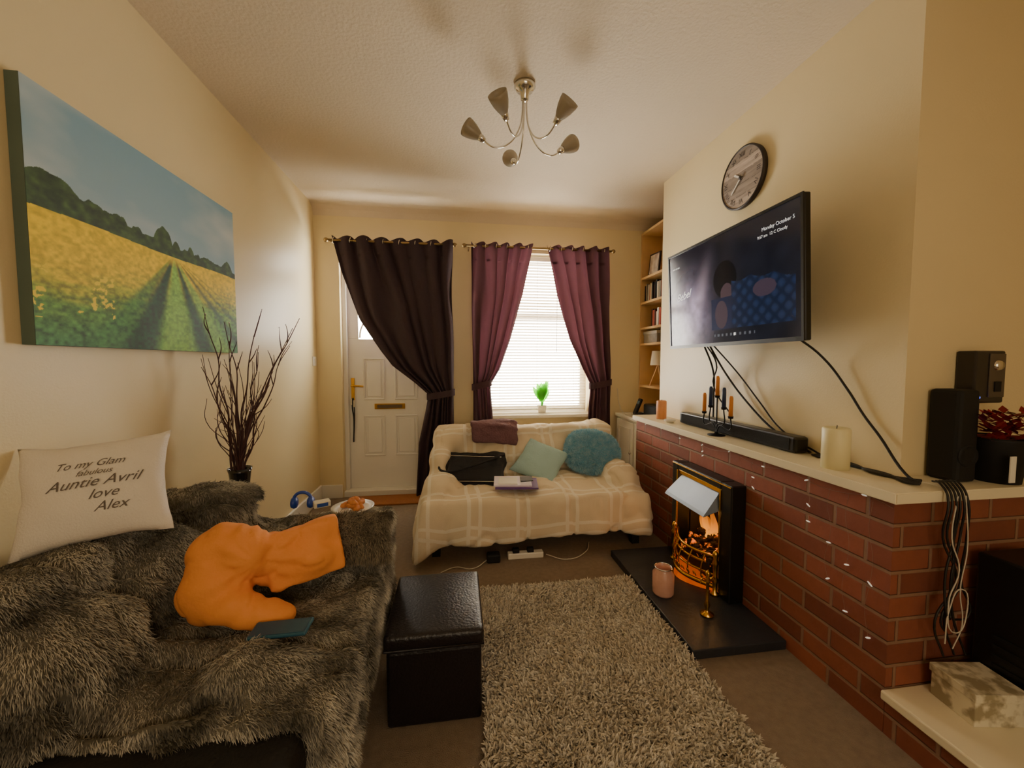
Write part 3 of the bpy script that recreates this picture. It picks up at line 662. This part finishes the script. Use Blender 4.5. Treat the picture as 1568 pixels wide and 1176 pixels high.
# ---------------- ceiling light ----------------
def lamp():
    g=grp('ceiling_light'); cx,cy=.335,1.94; ch=MAT['chrome']
    lathe('canopy',[(0,0),(.05,0),(.052,-.012),(.04,-.03),(.022,-.04),(.02,-.07),(.012,-.08),(0,-.08)],(cx,cy,H),ch,g,32)
    gl=translucent('frosted_glass','B8AC96',.35,.25); L=[]
    for a in (-124,-56,18,97,176):
        a=math.radians(a); d=Vector((math.cos(a),math.sin(a),0)); C=Vector((cx,cy,H))
        pr=[(.010,-.06),(.012,-.13),(.03,-.215),(.085,-.285),(.145,-.30),(.18,-.285),(.20,-.265)]
        L.append(([tuple(C+d*r+Vector((0,0,z))) for r,z in pr],.0036))
        p=C+d*.198+Vector((0,0,-.268)); dr=(d*.85+Vector((0,0,.6))).normalized()
        lathe('socket',[(0,-.008),(.012,-.004),(.016,.012),(.018,.03),(.014,.03)],p,ch,g,20,dirrot(dr))
        lathe('shade',[(.016,.022),(.026,.04),(.036,.065),(.042,.09),(.043,.105),(.041,.105),(.039,.088),(.033,.066),(.022,.042)],p,gl,g,28,dirrot(dr))
        lathe('bulb',[(0,.03),(.012,.035),(.015,.055),(.01,.08),(0,.088)],p,MAT['white'],g,16,dirrot(dr))
    tubes('arms',L,ch,g)
run(lamp)

# ---------------- painting ----------------
def paint(u,v):
    n=len(u); c=np.ones((n,4))
    L=lambda s:np.array(lin(s)[:3])
    sky=L('B4C8D0')[None]*(1-v[:,None])+L('86ADC2')[None]*v[:,None]
    cl=np.clip((fbm(np.stack([u*2.2,v*3.5,u*0+3],1),4)-.40)*3.2,0,1); img=sky*(1-.8*cl[:,None])+L('DADFDB')[None]*.8*cl[:,None]
    hz=.53+.004*np.sin(u*9)
    tt=hz+.035+.05*(1-u)+.02*fbm(np.stack([u*9,u*0,u*0+9],1),2)+.03*(fbm(np.stack([u*40,u*0,u*0+1],1),3)-.5)
    for ctr,w,h in ((.06,.12,.145),(.20,.05,.11),(.29,.05,.105),(.37,.035,.085),(.50,.055,.145),(.57,.03,.09),(.66,.025,.095),(.71,.016,.07),(.76,.016,.06),(.82,.02,.05),(.93,.05,.095)):
        tt=np.maximum(tt,hz+h*np.sqrt(np.clip(1-((u-ctr)/w)**2,0,1))+.02*(fbm(np.stack([u*60,u*0,u*0+5],1),2)-.5))
    tf=fbm(np.stack([u*45,v*45,u*0],1),3)[:,None]**1.5; tree=L('142C1A')[None]*(1-tf)+L('557838')[None]*tf
    m=(v<tt)&(v>=hz); img[m]=tree[m]
    f=v<hz; dep=np.clip((hz-v)/hz,0,1)
    nz=fbm(np.stack([u*6/(.25+dep),v*26/(.3+dep),u*0],1),4); nf=fbm(np.stack([u*70,v*70,u*0+2],1),4); nf=np.clip((nf-.5)*1.8+.5,0,1)
    yel=L('F8D400')[None]*(.75+.4*nf[:,None]); gr=L('62A028')[None]*(.35+1.0*nf[:,None])
    edge=.40+.14*np.exp(-((u-.12)/.2)**2)-.06*(u>.55)
    k=1/(1+np.exp(-((edge+.18*(nz-.5)+.10*(nf-.5)-dep))*14)); fld=gr*(1-k[:,None])+yel*k[:,None]
    b=np.clip((dep-.55)*1.8,0,1)[:,None]; sh=L('237044')[None]*(.3+1.2*nf[:,None]); fld=fld*(1-b*.9)+sh*b*.9
    s=(u-.555)/(.008+dep*.34)
    g1=L('8CC444')[None]*(.6+.6*nf[:,None]); g3=L('124A22')[None]*(.4+.9*nf[:,None]); g2=L('3C8230')[None]*(.5+.8*nf[:,None])
    def sm(a,b_): return (1/(1+np.exp(-(s-a)*26)))*(1/(1+np.exp((s-b_)*26)))
    for a_,b_,col,st in ((-1.2,-.78,g2,.8),(-.80,-.28,g3,1),(-.28,.36,g1,1),(.36,.74,g3,1),(.74,1.12,g1,.8),(1.35,1.6,g3,.8),(1.95,2.15,g3,.6),(2.6,2.8,g3,.4)):
        w_=(sm(a_,b_)*st*np.clip(dep*9,0,1))[:,None]; fld=fld*(1-w_)+col*w_
    fl=(u<.26)&(dep>.4)&(dep<.80)&(nf>.60)&(fbm(np.stack([u*14,v*16,u*0+7],1),3)>.50); fld[fl]=(L('F6DC20')[None]*np.ones((n,1)))[fl]
    img[f]=fld[f]; c[:,:3]=np.clip(img*.95,0,1); return c
def painting():
    g=grp('canvas_landscape_painting'); y0,y1,z0,z1=1.275,2.295,1.25,1.985; m=onL(-1.165,(y0+y1)/2,(z0+z1)/2)
    w,h=y1-y0,z1-z0
    box('canvas',(-w/2,-h/2,-.034),(w/2,h/2,-.001),M('canvas_edge','5E6E60',.8),g,0,m)
    obj('picture',gridmesh(w,h,520,380,paint,m),attrmat('oil_print',.55,bs=500,bstr=.1),g)
    g=grp('light_switch'); box('plate',(-1.2,3.49,1.17),(-1.192,3.57,1.25),MAT['white'],g,.003); box('rocker',(-1.193,3.52,1.19),(-1.188,3.54,1.23),MAT['white'],g,.002)
run(painting)

# ---------------- sofa with fur throw ----------------
def sofa():
    g=grp('sofa'); d=MAT['dleather']
    box('base',(-1.15,-.1,.06),(-.34,1.70,.30),d,g,.02); box('seat_cushion',(-1.0,-.08,.29),(-.33,.90,.40),d,g,.04,seg=4)
    box('backrest',(-1.17,-.1,.25),(-.97,1.68,.68),d,g,.05,seg=4); box('armrest',(-1.15,-.32,.06),(-.29,-.1,.6),d,g,.05,seg=4); box('armrest_far',(-1.15,1.48,.1),(-.36,1.68,.52),d,g,.04)
    boxes('feet',[((-.38,-.28,0),(-.32,-.22,.07)),((-.38,1.6,0),(-.32,1.66,.07)),((-1.12,-.28,0),(-1.06,-.22,.07)),((-1.12,1.6,0),(-1.06,1.66,.07))],d,g)
    t=grp('faux_fur_throw')
    def b(bm):
        addbox(bm,(-1.1,.86,.14),(-.285,1.5,.44)); addbox(bm,(-1.17,.86,.2),(-.96,1.74,.70)); addbox(bm,(-1.13,1.44,.14),(-.285,1.73,.58))
        addball(bm,(-.93,1.0,.50),(.14,.16,.13)); addball(bm,(-.95,1.62,.64),(.16,.15,.09)); addball(bm,(-.5,1.56,.545),(.24,.15,.075)); addball(bm,(-.5,1.0,.41),(.2,.1,.07)); addball(bm,(-.92,1.35,.5),(.12,.2,.16))
        addball(bm,(-.29,1.02,.3),(.035,.12,.18)); addball(bm,(-.29,1.3,.3),(.03,.1,.17))
    me=blob(b,.018,6); a=verts(me); n=norms(me)
    a+=n*((fbm(a*6+3,3)-.5)*.09)[:,None]
    rid=np.abs(fbm(a*np.array([4,8,5])+20,2)-.5); a-=n*(np.clip(.07-rid,0,1)*.45)[:,None]
    a[:,0]=np.maximum(a[:,0],-1.18); a[:,0]=np.minimum(a[:,0],-.268); a[:,1]=np.minimum(a[:,1],1.78)
    setv(me,a)
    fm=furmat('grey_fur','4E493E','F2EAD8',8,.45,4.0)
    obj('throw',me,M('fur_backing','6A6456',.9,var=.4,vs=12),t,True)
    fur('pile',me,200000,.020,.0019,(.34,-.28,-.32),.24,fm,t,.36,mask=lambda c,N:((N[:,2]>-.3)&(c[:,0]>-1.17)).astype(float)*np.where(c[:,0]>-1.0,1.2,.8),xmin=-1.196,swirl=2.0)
    c=grp('fur_cushion'); m=basis((-.40,1.44,.575),(.1,-.75,.6),(0,.3,1))
    o=cushion('cover',.32,.17,.05,m,M('fur_cover','4A4036',.9),c); fur('pile',o.data,14000,.022,.0022,(.1,-.1,-.4),.4,furmat('brown_fur','40362A','C0B298',12,.45,3),c,.4)
    c=grp('embroidered_cushion'); w,h,T=.33,.30,.055; m=basis((-1.01,1.245,.84),(.28,-.86,.42),(-.22,.35,1)); 
    cushion('cover',w,h,T,m,M('cushion_linen','E8E0D4',.85,var=.05,bs=200,bstr=.3),c)
    tm=M('lettering','6A6058',.8)
    for tx,sz,x,y in (('To my Glam',.028,.0,.055),('fabulous',.022,.01,.032),('Auntie Avril',.038,.01,-.0),('love',.036,.03,-.035),('Alex',.036,.045,-.07)):
        t_=textmesh(tx,sz,shear=.45)
        for v in t_.vertices:
            v.co.x+=x; v.co.y+=y; v.co.z=cushion_z(v.co.x,v.co.y,w,h,T)+.0035
        t_.transform(m); obj('lettering',t_,tm,c)
run(sofa)
def orange():
    def b(bm):
        R=lambda x,y,z:Euler((x,y,z)).to_matrix()
        addball(bm,(-.715,1.28,.585),(.10,.095,.125),R(0,.15,.2)); addball(bm,(-.71,1.23,.53),(.10,.08,.10)); addball(bm,(-.65,1.27,.615),(.085,.08,.085))
        mt=Matrix.Translation((-.495,1.345,.578))@Matrix.Rotation(.38,4,'Z')@Matrix.Rotation(-.12,4,'Y')@Matrix.Rotation(-.25,4,'X')
        addbox(bm,(-.115,-.045,-.085),(.105,.045,.09),mt); addball(bm,(-.58,1.31,.575),(.08,.065,.085)); addball(bm,(-.49,1.33,.57),(.09,.065,.07))
        addball(bm,(-.65,1.19,.50),(.09,.06,.05),R(0,0,-.2)); addball(bm,(-.57,1.17,.485),(.08,.05,.038)); addball(bm,(-.51,1.165,.475),(.05,.05,.03))
    me=blob(b,.0075,10); a=verts(me); n=norms(me)
    K=np.array([-.60,1.25,.61]); v=a-K; r=np.linalg.norm(v,axis=1); ang=np.arctan2(v[:,2],v[:,0]+.5*v[:,1])
    f=np.sin(ang*14+7*fbm(a*6,2)); a+=n*(f*.0032*np.clip(r/.10,.3,1)*np.clip(1.5-r/.2,.2,1))[:,None]
    f1=np.abs(fbm(a*np.array([7,7,12])+3,2)-.5)*2; a-=n*((1-f1)**9*.008)[:,None]; a+=n*((fbm(a*9,2)-.5)*.010)[:,None]
    setv(me,a); obj('orange_hooded_jacket',me,M('orange_fabric','F49C54',.85,var=.06,vs=14,bs=90,bstr=.15),None,True)
run(orange)
def sofa_bits():
    g=grp('plate_of_pastries'); x,y,z=-.40,1.55,.632
    lathe('plate',[(0,.0),(.045,0),(.055,.006),(.076,.014),(.078,.017),(.055,.010),(.045,.004),(0,.004)],(x,y,z),MAT['white'],g,40)
    bm=bmesh.new()
    for i in range(11): addball(bm,(x+random.uniform(-.04,.04),y+random.uniform(-.03,.03),z+.018+.010*(i%3)),(.022,.013,.012),Euler((0,0,random.random()*3)).to_matrix())
    me=bm2me(bm); a=verts(me); a+=norms(me)*((fbm(a*70,2)-.5)*.014)[:,None]; setv(me,a); obj('pastries',me,M('pastry','CE8246',.6,var=.4,vs=50),g,True)
    g=grp('blue_headphones'); bl=M('blue_plastic','27469E',.35); x,y,z=-.60,1.60,.655
    tubes('band',[([(x-.03,y,z),(x-.028,y,z+.025),(x,y,z+.04),(x+.028,y,z+.025),(x+.03,y,z)],.006)],bl,g)
    for s in (-1,1): lathe('ear_cup',[(0,-.01),(.02,-.008),(.023,0),(.02,.008),(0,.01)],(x+s*.03,y,z),bl,g,20,dirrot((1,0,.0)))
    g=grp('snack_packet'); mt=Matrix.Translation((-.53,1.60,.636))@Matrix.Rotation(.5,4,'Z'); box('box',(-.03,-.02,0),(.03,.02,.022),M('packet','E4DAC0',.6),g,.003,mt); box('label',(-.02,-.0205,.004),(.02,-.0195,.018),M('label_blue','2A4FA0',.5),g,0,mt)
    g=grp('smartphone'); mt=Matrix.Translation((-.47,1.085,.485))@Matrix.Rotation(-.05,4,'Z')@Matrix.Rotation(-.05,4,'Y')@Matrix.Rotation(.08,4,'X'); box('case',(-.075,-.03,0),(.075,.03,.010),M('teal_case','2A5A6E',.4),g,.004,mt); box('screen',(-.069,-.026,.010),(.069,.026,.011),M('phone_screen','1E5068',.25),g,.0,mt)
run(sofa_bits)
def ottoman():
    g=grp('leather_storage_ottoman'); l=MAT['leather']
    box('body',(-.235,1.26,.0),(.075,1.62,.262),l,g,.012,seg=3); 
    def b(bm): addbox(bm,(-.243,1.25,.268),(.083,1.63,.318))
    me=blob(b,.008,4); a=verts(me); c=np.clip(1-((a[:,0]+.08)/.16)**2,0,1)*np.clip(1-((a[:,1]-1.44)/.19)**2,0,1); a[:,2]+=np.where(a[:,2]>.29,c*.012,0); setv(me,a)
    obj('lid',me,l,g,True)
    tubes('piping',[([(-.24,1.253,.27),(.08,1.253,.27),(.08,1.627,.27),(-.24,1.627,.27),(-.24,1.253,.27)],.004)],l,g,smoothcurve=False)
run(ottoman)
def rug():
    # rug lies very slightly askew: nearer end drifts left, clear of the ottoman
    def shear(me):
        a=verts(me); a[:,0]-=np.clip(1.25-a[:,1],0,1)*.14*np.clip((.93-a[:,0])/.85,0,1); setv(me,a)
    g=grp('shaggy_rug'); me=gridmesh(.83,1.56,20,30,None,Matrix.Translation((.507,1.20,.006))); shear(me)
    obj('backing',me,M('rug_backing','A8977E',.95),g)
    me=gridmesh(.83,1.56,60,110,None,Matrix.Translation((.507,1.20,.014))); shear(me)
    a=verts(me); a[:,2]+=.014*fbm(a*28,2); setv(me,a)
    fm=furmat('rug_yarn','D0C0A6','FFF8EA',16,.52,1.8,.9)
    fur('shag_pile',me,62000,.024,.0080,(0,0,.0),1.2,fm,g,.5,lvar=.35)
    box('doormat',(-.93,3.34,.0),(-.26,3.58,.014),M('coir_mat','A86A3C',.95,var=.3,vs=120,bs=300,bstr=.8),None,.004)
run(rug)

# ---------------- loveseat ----------------
def throwmat():
    m,nt,b=newmat('plaid_throw'); g=nt.nodes.new('ShaderNodeNewGeometry'); s=nt.nodes.new('ShaderNodeSeparateXYZ'); nt.links.new(g.outputs['Position'],s.inputs[0])
    def lines(co,per,offs,w):
        r=None
        for o in offs:
            f=mth(nt,'ABSOLUTE',mth(nt,'SUBTRACT',mth(nt,'FRACT',mth(nt,'ADD',mth(nt,'DIVIDE',co,per),o)),.5))
            l=mth(nt,'LESS_THAN',f,w/per/2); r=l if r is None else mth(nt,'MAXIMUM',r,l)
        return r
    nzv=mth(nt,'MULTIPLY',noise(nt,2.5,1),.05)
    cx=mth(nt,'ADD',s.outputs[0],nzv); cw=mth(nt,'ADD',mth(nt,'ADD',s.outputs[2],s.outputs[1]),nzv)
    a=mth(nt,'MAXIMUM',lines(cx,.30,(0.0,.22),.022),lines(cw,.30,(.1,.32),.022))
    nz=noise(nt,7,3); base=mixc(nt,nz,lin('E0CEAE'),lin('EEDFC4')); c=mixc(nt,mth(nt,'MULTIPLY',a,.6),base,lin('FCF6E8'))
    nt.links.new(c,b.inputs['Base Color']); b.inputs['Roughness'].default_value=.9
    bump(nt,b,noise(nt,250,2),.4,.004); return m
def loveseat():
    g=grp('loveseat'); bk=MAT['blackmat']
    boxes('legs',[((x,y,0),(x+.05,y+.05,.14)) for x in (-.16,1.14) for y in (2.4,3.12)]+[((-.17,2.38,.10),(1.2,3.2,.16))],bk,g,0)
    def b(bm):
        addbox(bm,(-.2,2.31,.11),(1.22,3.0,.37)); addbox(bm,(-.17,2.97,.11),(1.23,3.22,.70)); addbox(bm,(-.21,2.45,.11),(-.08,3.1,.42)); addbox(bm,(1.10,2.45,.11),(1.23,3.1,.44))
        addball(bm,(.5,2.65,.34),(.65,.35,.06)); addball(bm,(-.06,3.08,.60),(.14,.16,.12)); addball(bm,(1.12,3.08,.62),(.14,.16,.12)); addball(bm,(1.13,2.6,.40),(.11,.22,.10)); addball(bm,(-.11,2.6,.38),(.11,.22,.09)); addball(bm,(.5,3.0,.45),(.6,.12,.2)); addball(bm,(1.14,2.9,.5),(.09,.2,.12)); addball(bm,(-.12,2.9,.48),(.09,.2,.12))
    me=blob(b,.016,16); a=verts(me); n=norms(me)
    a+=n*((fbm(a*5+8,3)-.5)*.06)[:,None]
    z=a[:,2].copy(); dn=np.clip((.40-z)/.3,0,1)
    fr=np.clip((2.5-a[:,1])/.2,0,1); a[:,1]-=fr*dn*(.02+.014*np.sin(a[:,0]*23)+.018*np.sin(a[:,0]*9+1))
    lf=np.clip((.05-a[:,0])/.25,0,1); a[:,0]-=lf*dn*(.06+.02*np.sin(a[:,1]*18)); rt=np.clip((a[:,0]-1.05)/.2,0,1); a[:,0]+=rt*dn*(.03+.02*np.sin(a[:,1]*16))
    cl=np.exp(-(((a[:,0]+.25)/.12)**2+((a[:,1]-2.32)/.16)**2)); a[:,2]-=cl*np.clip((.3-z)/.2,0,1)*.11; a[:,1]-=cl*dn*.07; a[:,0]-=cl*dn*.03
    a[:,2]-=dn*fr*.025*np.sin(a[:,0]*6)
    rid=np.abs(fbm(a*np.array([6,6,3])+40,2)-.5); a-=n*(np.clip(.05-rid,0,1)*.35)[:,None]
    a[:,2]=np.maximum(a[:,2],.004); setv(me,a)
    obj('plaid_throw',me,throwmat(),g,True)
    g=grp('folded_cloth')
    def c(bm): addbox(bm,(.10,2.92,.71),(.46,3.18,.735)); addbox(bm,(.11,2.90,.59),(.45,2.945,.73)); addball(bm,(.3,3.0,.73),(.17,.12,.03))
    me=blob(c,.012,6); a=verts(me); n=norms(me); a+=n*((fbm(a*14,3)-.5)*.035)[:,None]; a[:,2]-=.10*(a[:,0]-.28)*(a[:,1]<2.97); setv(me,a); obj('cloth',me,M('maroon_wool','7A5860',.9,var=.3,vs=60,bs=90,bstr=.6),g,True)
    g=grp('messenger_bag'); mt=Matrix.Translation((.13,2.76,.41))@Matrix.Rotation(-.18,4,'Z')@Matrix.Rotation(math.radians(30),4,'X'); bl=M('black_nylon','16161C',.75,bs=200,bstr=.3)
    def bb(bm): addbox(bm,(-.20,-.13,.01),(.20,.13,.085)); addball(bm,(-.05,.0,.07),(.17,.11,.05)); addball(bm,(.12,.05,.06),(.1,.1,.05)); addball(bm,(-.16,-.1,.04),(.07,.06,.04))
    me=blob(bb,.010,5); a=verts(me); n=norms(me); a+=n*((fbm(a*12,3)-.5)*.03)[:,None]; setv(me,a); me.transform(mt); obj('body',me,bl,g,True)
    box('flap',(-.19,-.15,.06),(.19,.06,.10),bl,g,.02,mt@Matrix.Rotation(.08,4,'Y'),4); box('pocket',(-.16,-.165,.02),(.15,-.12,.07),bl,g,.012,mt)
    L=[[mt@Vector(p) for p in ((-.18,-.153,.085),(0,-.155,.088),(.18,-.153,.085))],[mt@Vector(p) for p in ((-.18,.06,.115),(0,.05,.118),(.18,.06,.105))]]
    tubes('piping',[([tuple(q) for q in p],.0025) for p in L],MAT['chrome'],g)
    tubes('strap',[([tuple(mt@Vector(p)) for p in ((-.20,.1,.08),(-.25,.0,.09),(-.2,-.1,.12),(-.02,-.06,.13),(.12,.02,.125),(.20,.1,.09))],.008)],bl,g)
    g=grp('teal_cushion'); m=basis((.60,2.78,.475),(-.1,-.62,.78),(.55,.5,.7)); cushion('cover',.34,.34,.06,m,M('teal_cotton','A8CACC',.85,var=.1,bs=90,bstr=.3),g)
    g=grp('fluffy_blue_cushion'); m=basis((1.0,2.80,.53),(-.15,-.75,.6),(.25,.3,1)); o=cushion('cover',.40,.34,.085,m,M('blue_cover','7ECCE6',.9),g,rnd=.85); fur('pile',o.data,24000,.024,.0045,(0,0,-.05),.9,furmat('blue_pile','6CC6EA','E0F8FF',25,.75,2),g,.7)
    g=grp('notebook_stack'); mt=Matrix.Translation((.38,2.46,.415))@Matrix.Rotation(-.12,4,'Z')@Matrix.Rotation(math.radians(3),4,'X')
    colorboxes('books',[((-.14,-.09,0),(.13,.09,.010),'6A4A8C'),((-.15,-.07,.010),(.09,.10,.02),'F0E8F6'),((-.12,-.06,.020),(.0,.05,.028),'F4F0E8'),((.02,.0,.020),(.10,.08,.026),'3A3E48')],g,None,mt)
    tubes('pen',[([tuple(mt@Vector((.02,-.04,.032))),tuple(mt@Vector((.1,-.02,.032)))],.004)],MAT['black'],g)
    g=grp('power_strip'); boxes('strip',[((.30,2.30,.0),(.52,2.345,.035))],MAT['white'],g,.005); boxes('plug',[((.33,2.305,.034),(.37,2.34,.06)),((.42,2.305,.034),(.46,2.34,.06))],MAT['blackmat'],g,.004)
    g=grp('power_adapter'); box('brick',(.17,2.27,0),(.25,2.33,.05),MAT['blackmat'],g,.008); tubes('lead',[([(.17,2.3,.01),(.08,2.22,.006),(-.02,2.25,.006),(-.1,2.2,.006)],.003),([(.54,2.32,.01),(.65,2.25,.006),(.8,2.33,.006),(.86,2.45,.006)],.003)],MAT['wcable'],g)
run(loveseat)
def plant():
    g=grp('potted_plant'); x,y,z=.80,3.64,.722
    lathe('pot',[(0,0),(.034,0),(.046,.065),(.048,.07),(.042,.067),(0,.05)],(x,y,z),MAT['white'],g,28)
    bm=bmesh.new()
    for i in range(13):
        a=i*2.4+.3; t=.1+.35*random.random(); ln=random.uniform(.17,.27); d=Vector((math.cos(a)*t,math.sin(a)*t*.25,1)).normalized(); s=Vector((-math.sin(a),math.cos(a)*.3,.2)).normalized()
        if abs(s.x)<.5: s=Vector((.7,.1,.3)).normalized()
        L=[];R=[];
        for k in range(8):
            u=k/7; w=.0025+(.022*abs(math.sin(math.pi*min(1,(u-.35)/.65)))**.8 if u>.35 else 0)
            p=Vector((x,y,z+.05))+d*ln*u+Vector((math.cos(a)*.07,math.sin(a)*.015,-.03))*u*u*t*1.5
            L.append(bm.verts.new(p-s*w)); R.append(bm.verts.new(p+s*w))
        for k in range(7): bm.faces.new((L[k],R[k],R[k+1],L[k+1]))
    obj('leaves',bm2me(bm),translucent('leaf_green','4CA834',.35,.5,'7ADF40'),g,True)
run(plant)
def vase():
    g=grp('vase_of_twigs'); x,y=-1.005,1.96
    lathe('vase',[(0,0),(.055,0),(.06,.02),(.05,.2),(.038,.45),(.034,.6),(.045,.69),(.05,.71),(.044,.70),(.03,.6),(0,.58)],(x,y,0),M('black_glazed_vase','120F10',.12,coat=.5),g,32)
    tw=M('dark_twig','4A2A28',.6,var=.3,vs=40); L=[]; B=bmesh.new()
    tips=[(-.12,1.45,0),(-.06,1.30,.05),(.0,1.38,-.05),(.05,1.25,.1),(.14,1.43,-.06),(.20,1.28,.06),(.25,1.36,.0),(.31,1.40,-.05),(-.09,1.18,-.08),(.10,1.15,.12)]
    for dx,zt,dy in tips:
        p0=Vector((x+random.uniform(-.02,.02),y+random.uniform(-.02,.02),.62)); p1=Vector((x+dx,y+dy,zt)); pts=[]
        for k in range(8):
            u=k/7; e=u**1.5; q=p0.lerp(p1,u); q.x=p0.x+(p1.x-p0.x)*e; q.y=p0.y+(p1.y-p0.y)*e
            q+=Vector((random.uniform(-1,1),random.uniform(-1,1),0))*.012*(u>.1); q.x=max(q.x,-1.16); pts.append(q)
        L.append(([tuple(q) for q in pts],[.0055*(1-.75*k/7) for k in range(8)]))
        for j in (3,5,6):
            q=pts[j]; e=q+Vector((random.uniform(-.05,.07),random.uniform(-.05,.05),random.uniform(.06,.13))); e.x=max(e.x,-1.17); mid=q.lerp(e,.5)+Vector((random.uniform(-.015,.015),0,0))
            L.append(([tuple(q),tuple(mid),tuple(e)],[.003,.002,.001]))
            if random.random()<.5: addball(B,e,(.003,.003,.003))
    for i in range(40):
        a=random.uniform(-.12,.12); h=random.uniform(.9,1.25); pts=[(x+random.uniform(-.02,.02),y+random.uniform(-.02,.02),.64),(x+a*.3,y+random.uniform(-.03,.03),.64+(h-.64)*.4),(x+a*.8+random.uniform(-.02,.02),y+random.uniform(-.06,.06),.64+(h-.64)*.75),(max(-1.17,x+a*1.1),y+random.uniform(-.06,.06),h)]
        L.append((pts,[.0026,.002,.0016,.001]))
    tubes('twigs',L,tw,g,res=1)
    obj('seed_lights',bm2me(B),M('tiny_bulb','E8DFD0',.3),g,True)
run(vase)

# ---------------- recentre origins ----------------
bpy.context.view_layer.update()
def bbc(obs):
    lo=Vector((1e9,)*3); hi=Vector((-1e9,)*3)
    for o in obs:
        for c in o.bound_box:
            for i in range(3): lo[i]=min(lo[i],c[i]); hi[i]=max(hi[i],c[i])
    return (lo+hi)/2,lo
for o in list(COL.objects):
    if o.type=='EMPTY':
        ch=[c for c in o.children]
        if not ch: continue
        c,lo=bbc(ch); c.z=lo.z; o.location=c
        for k in ch: k.matrix_parent_inverse=Matrix.Translation(-c)
    elif o.type=='MESH' and o.parent is None:
        c,lo=bbc([o]); c.z=lo.z; o.data.transform(Matrix.Translation(-c)); o.location=c
if ERR: raise RuntimeError('\n'.join(ERR))
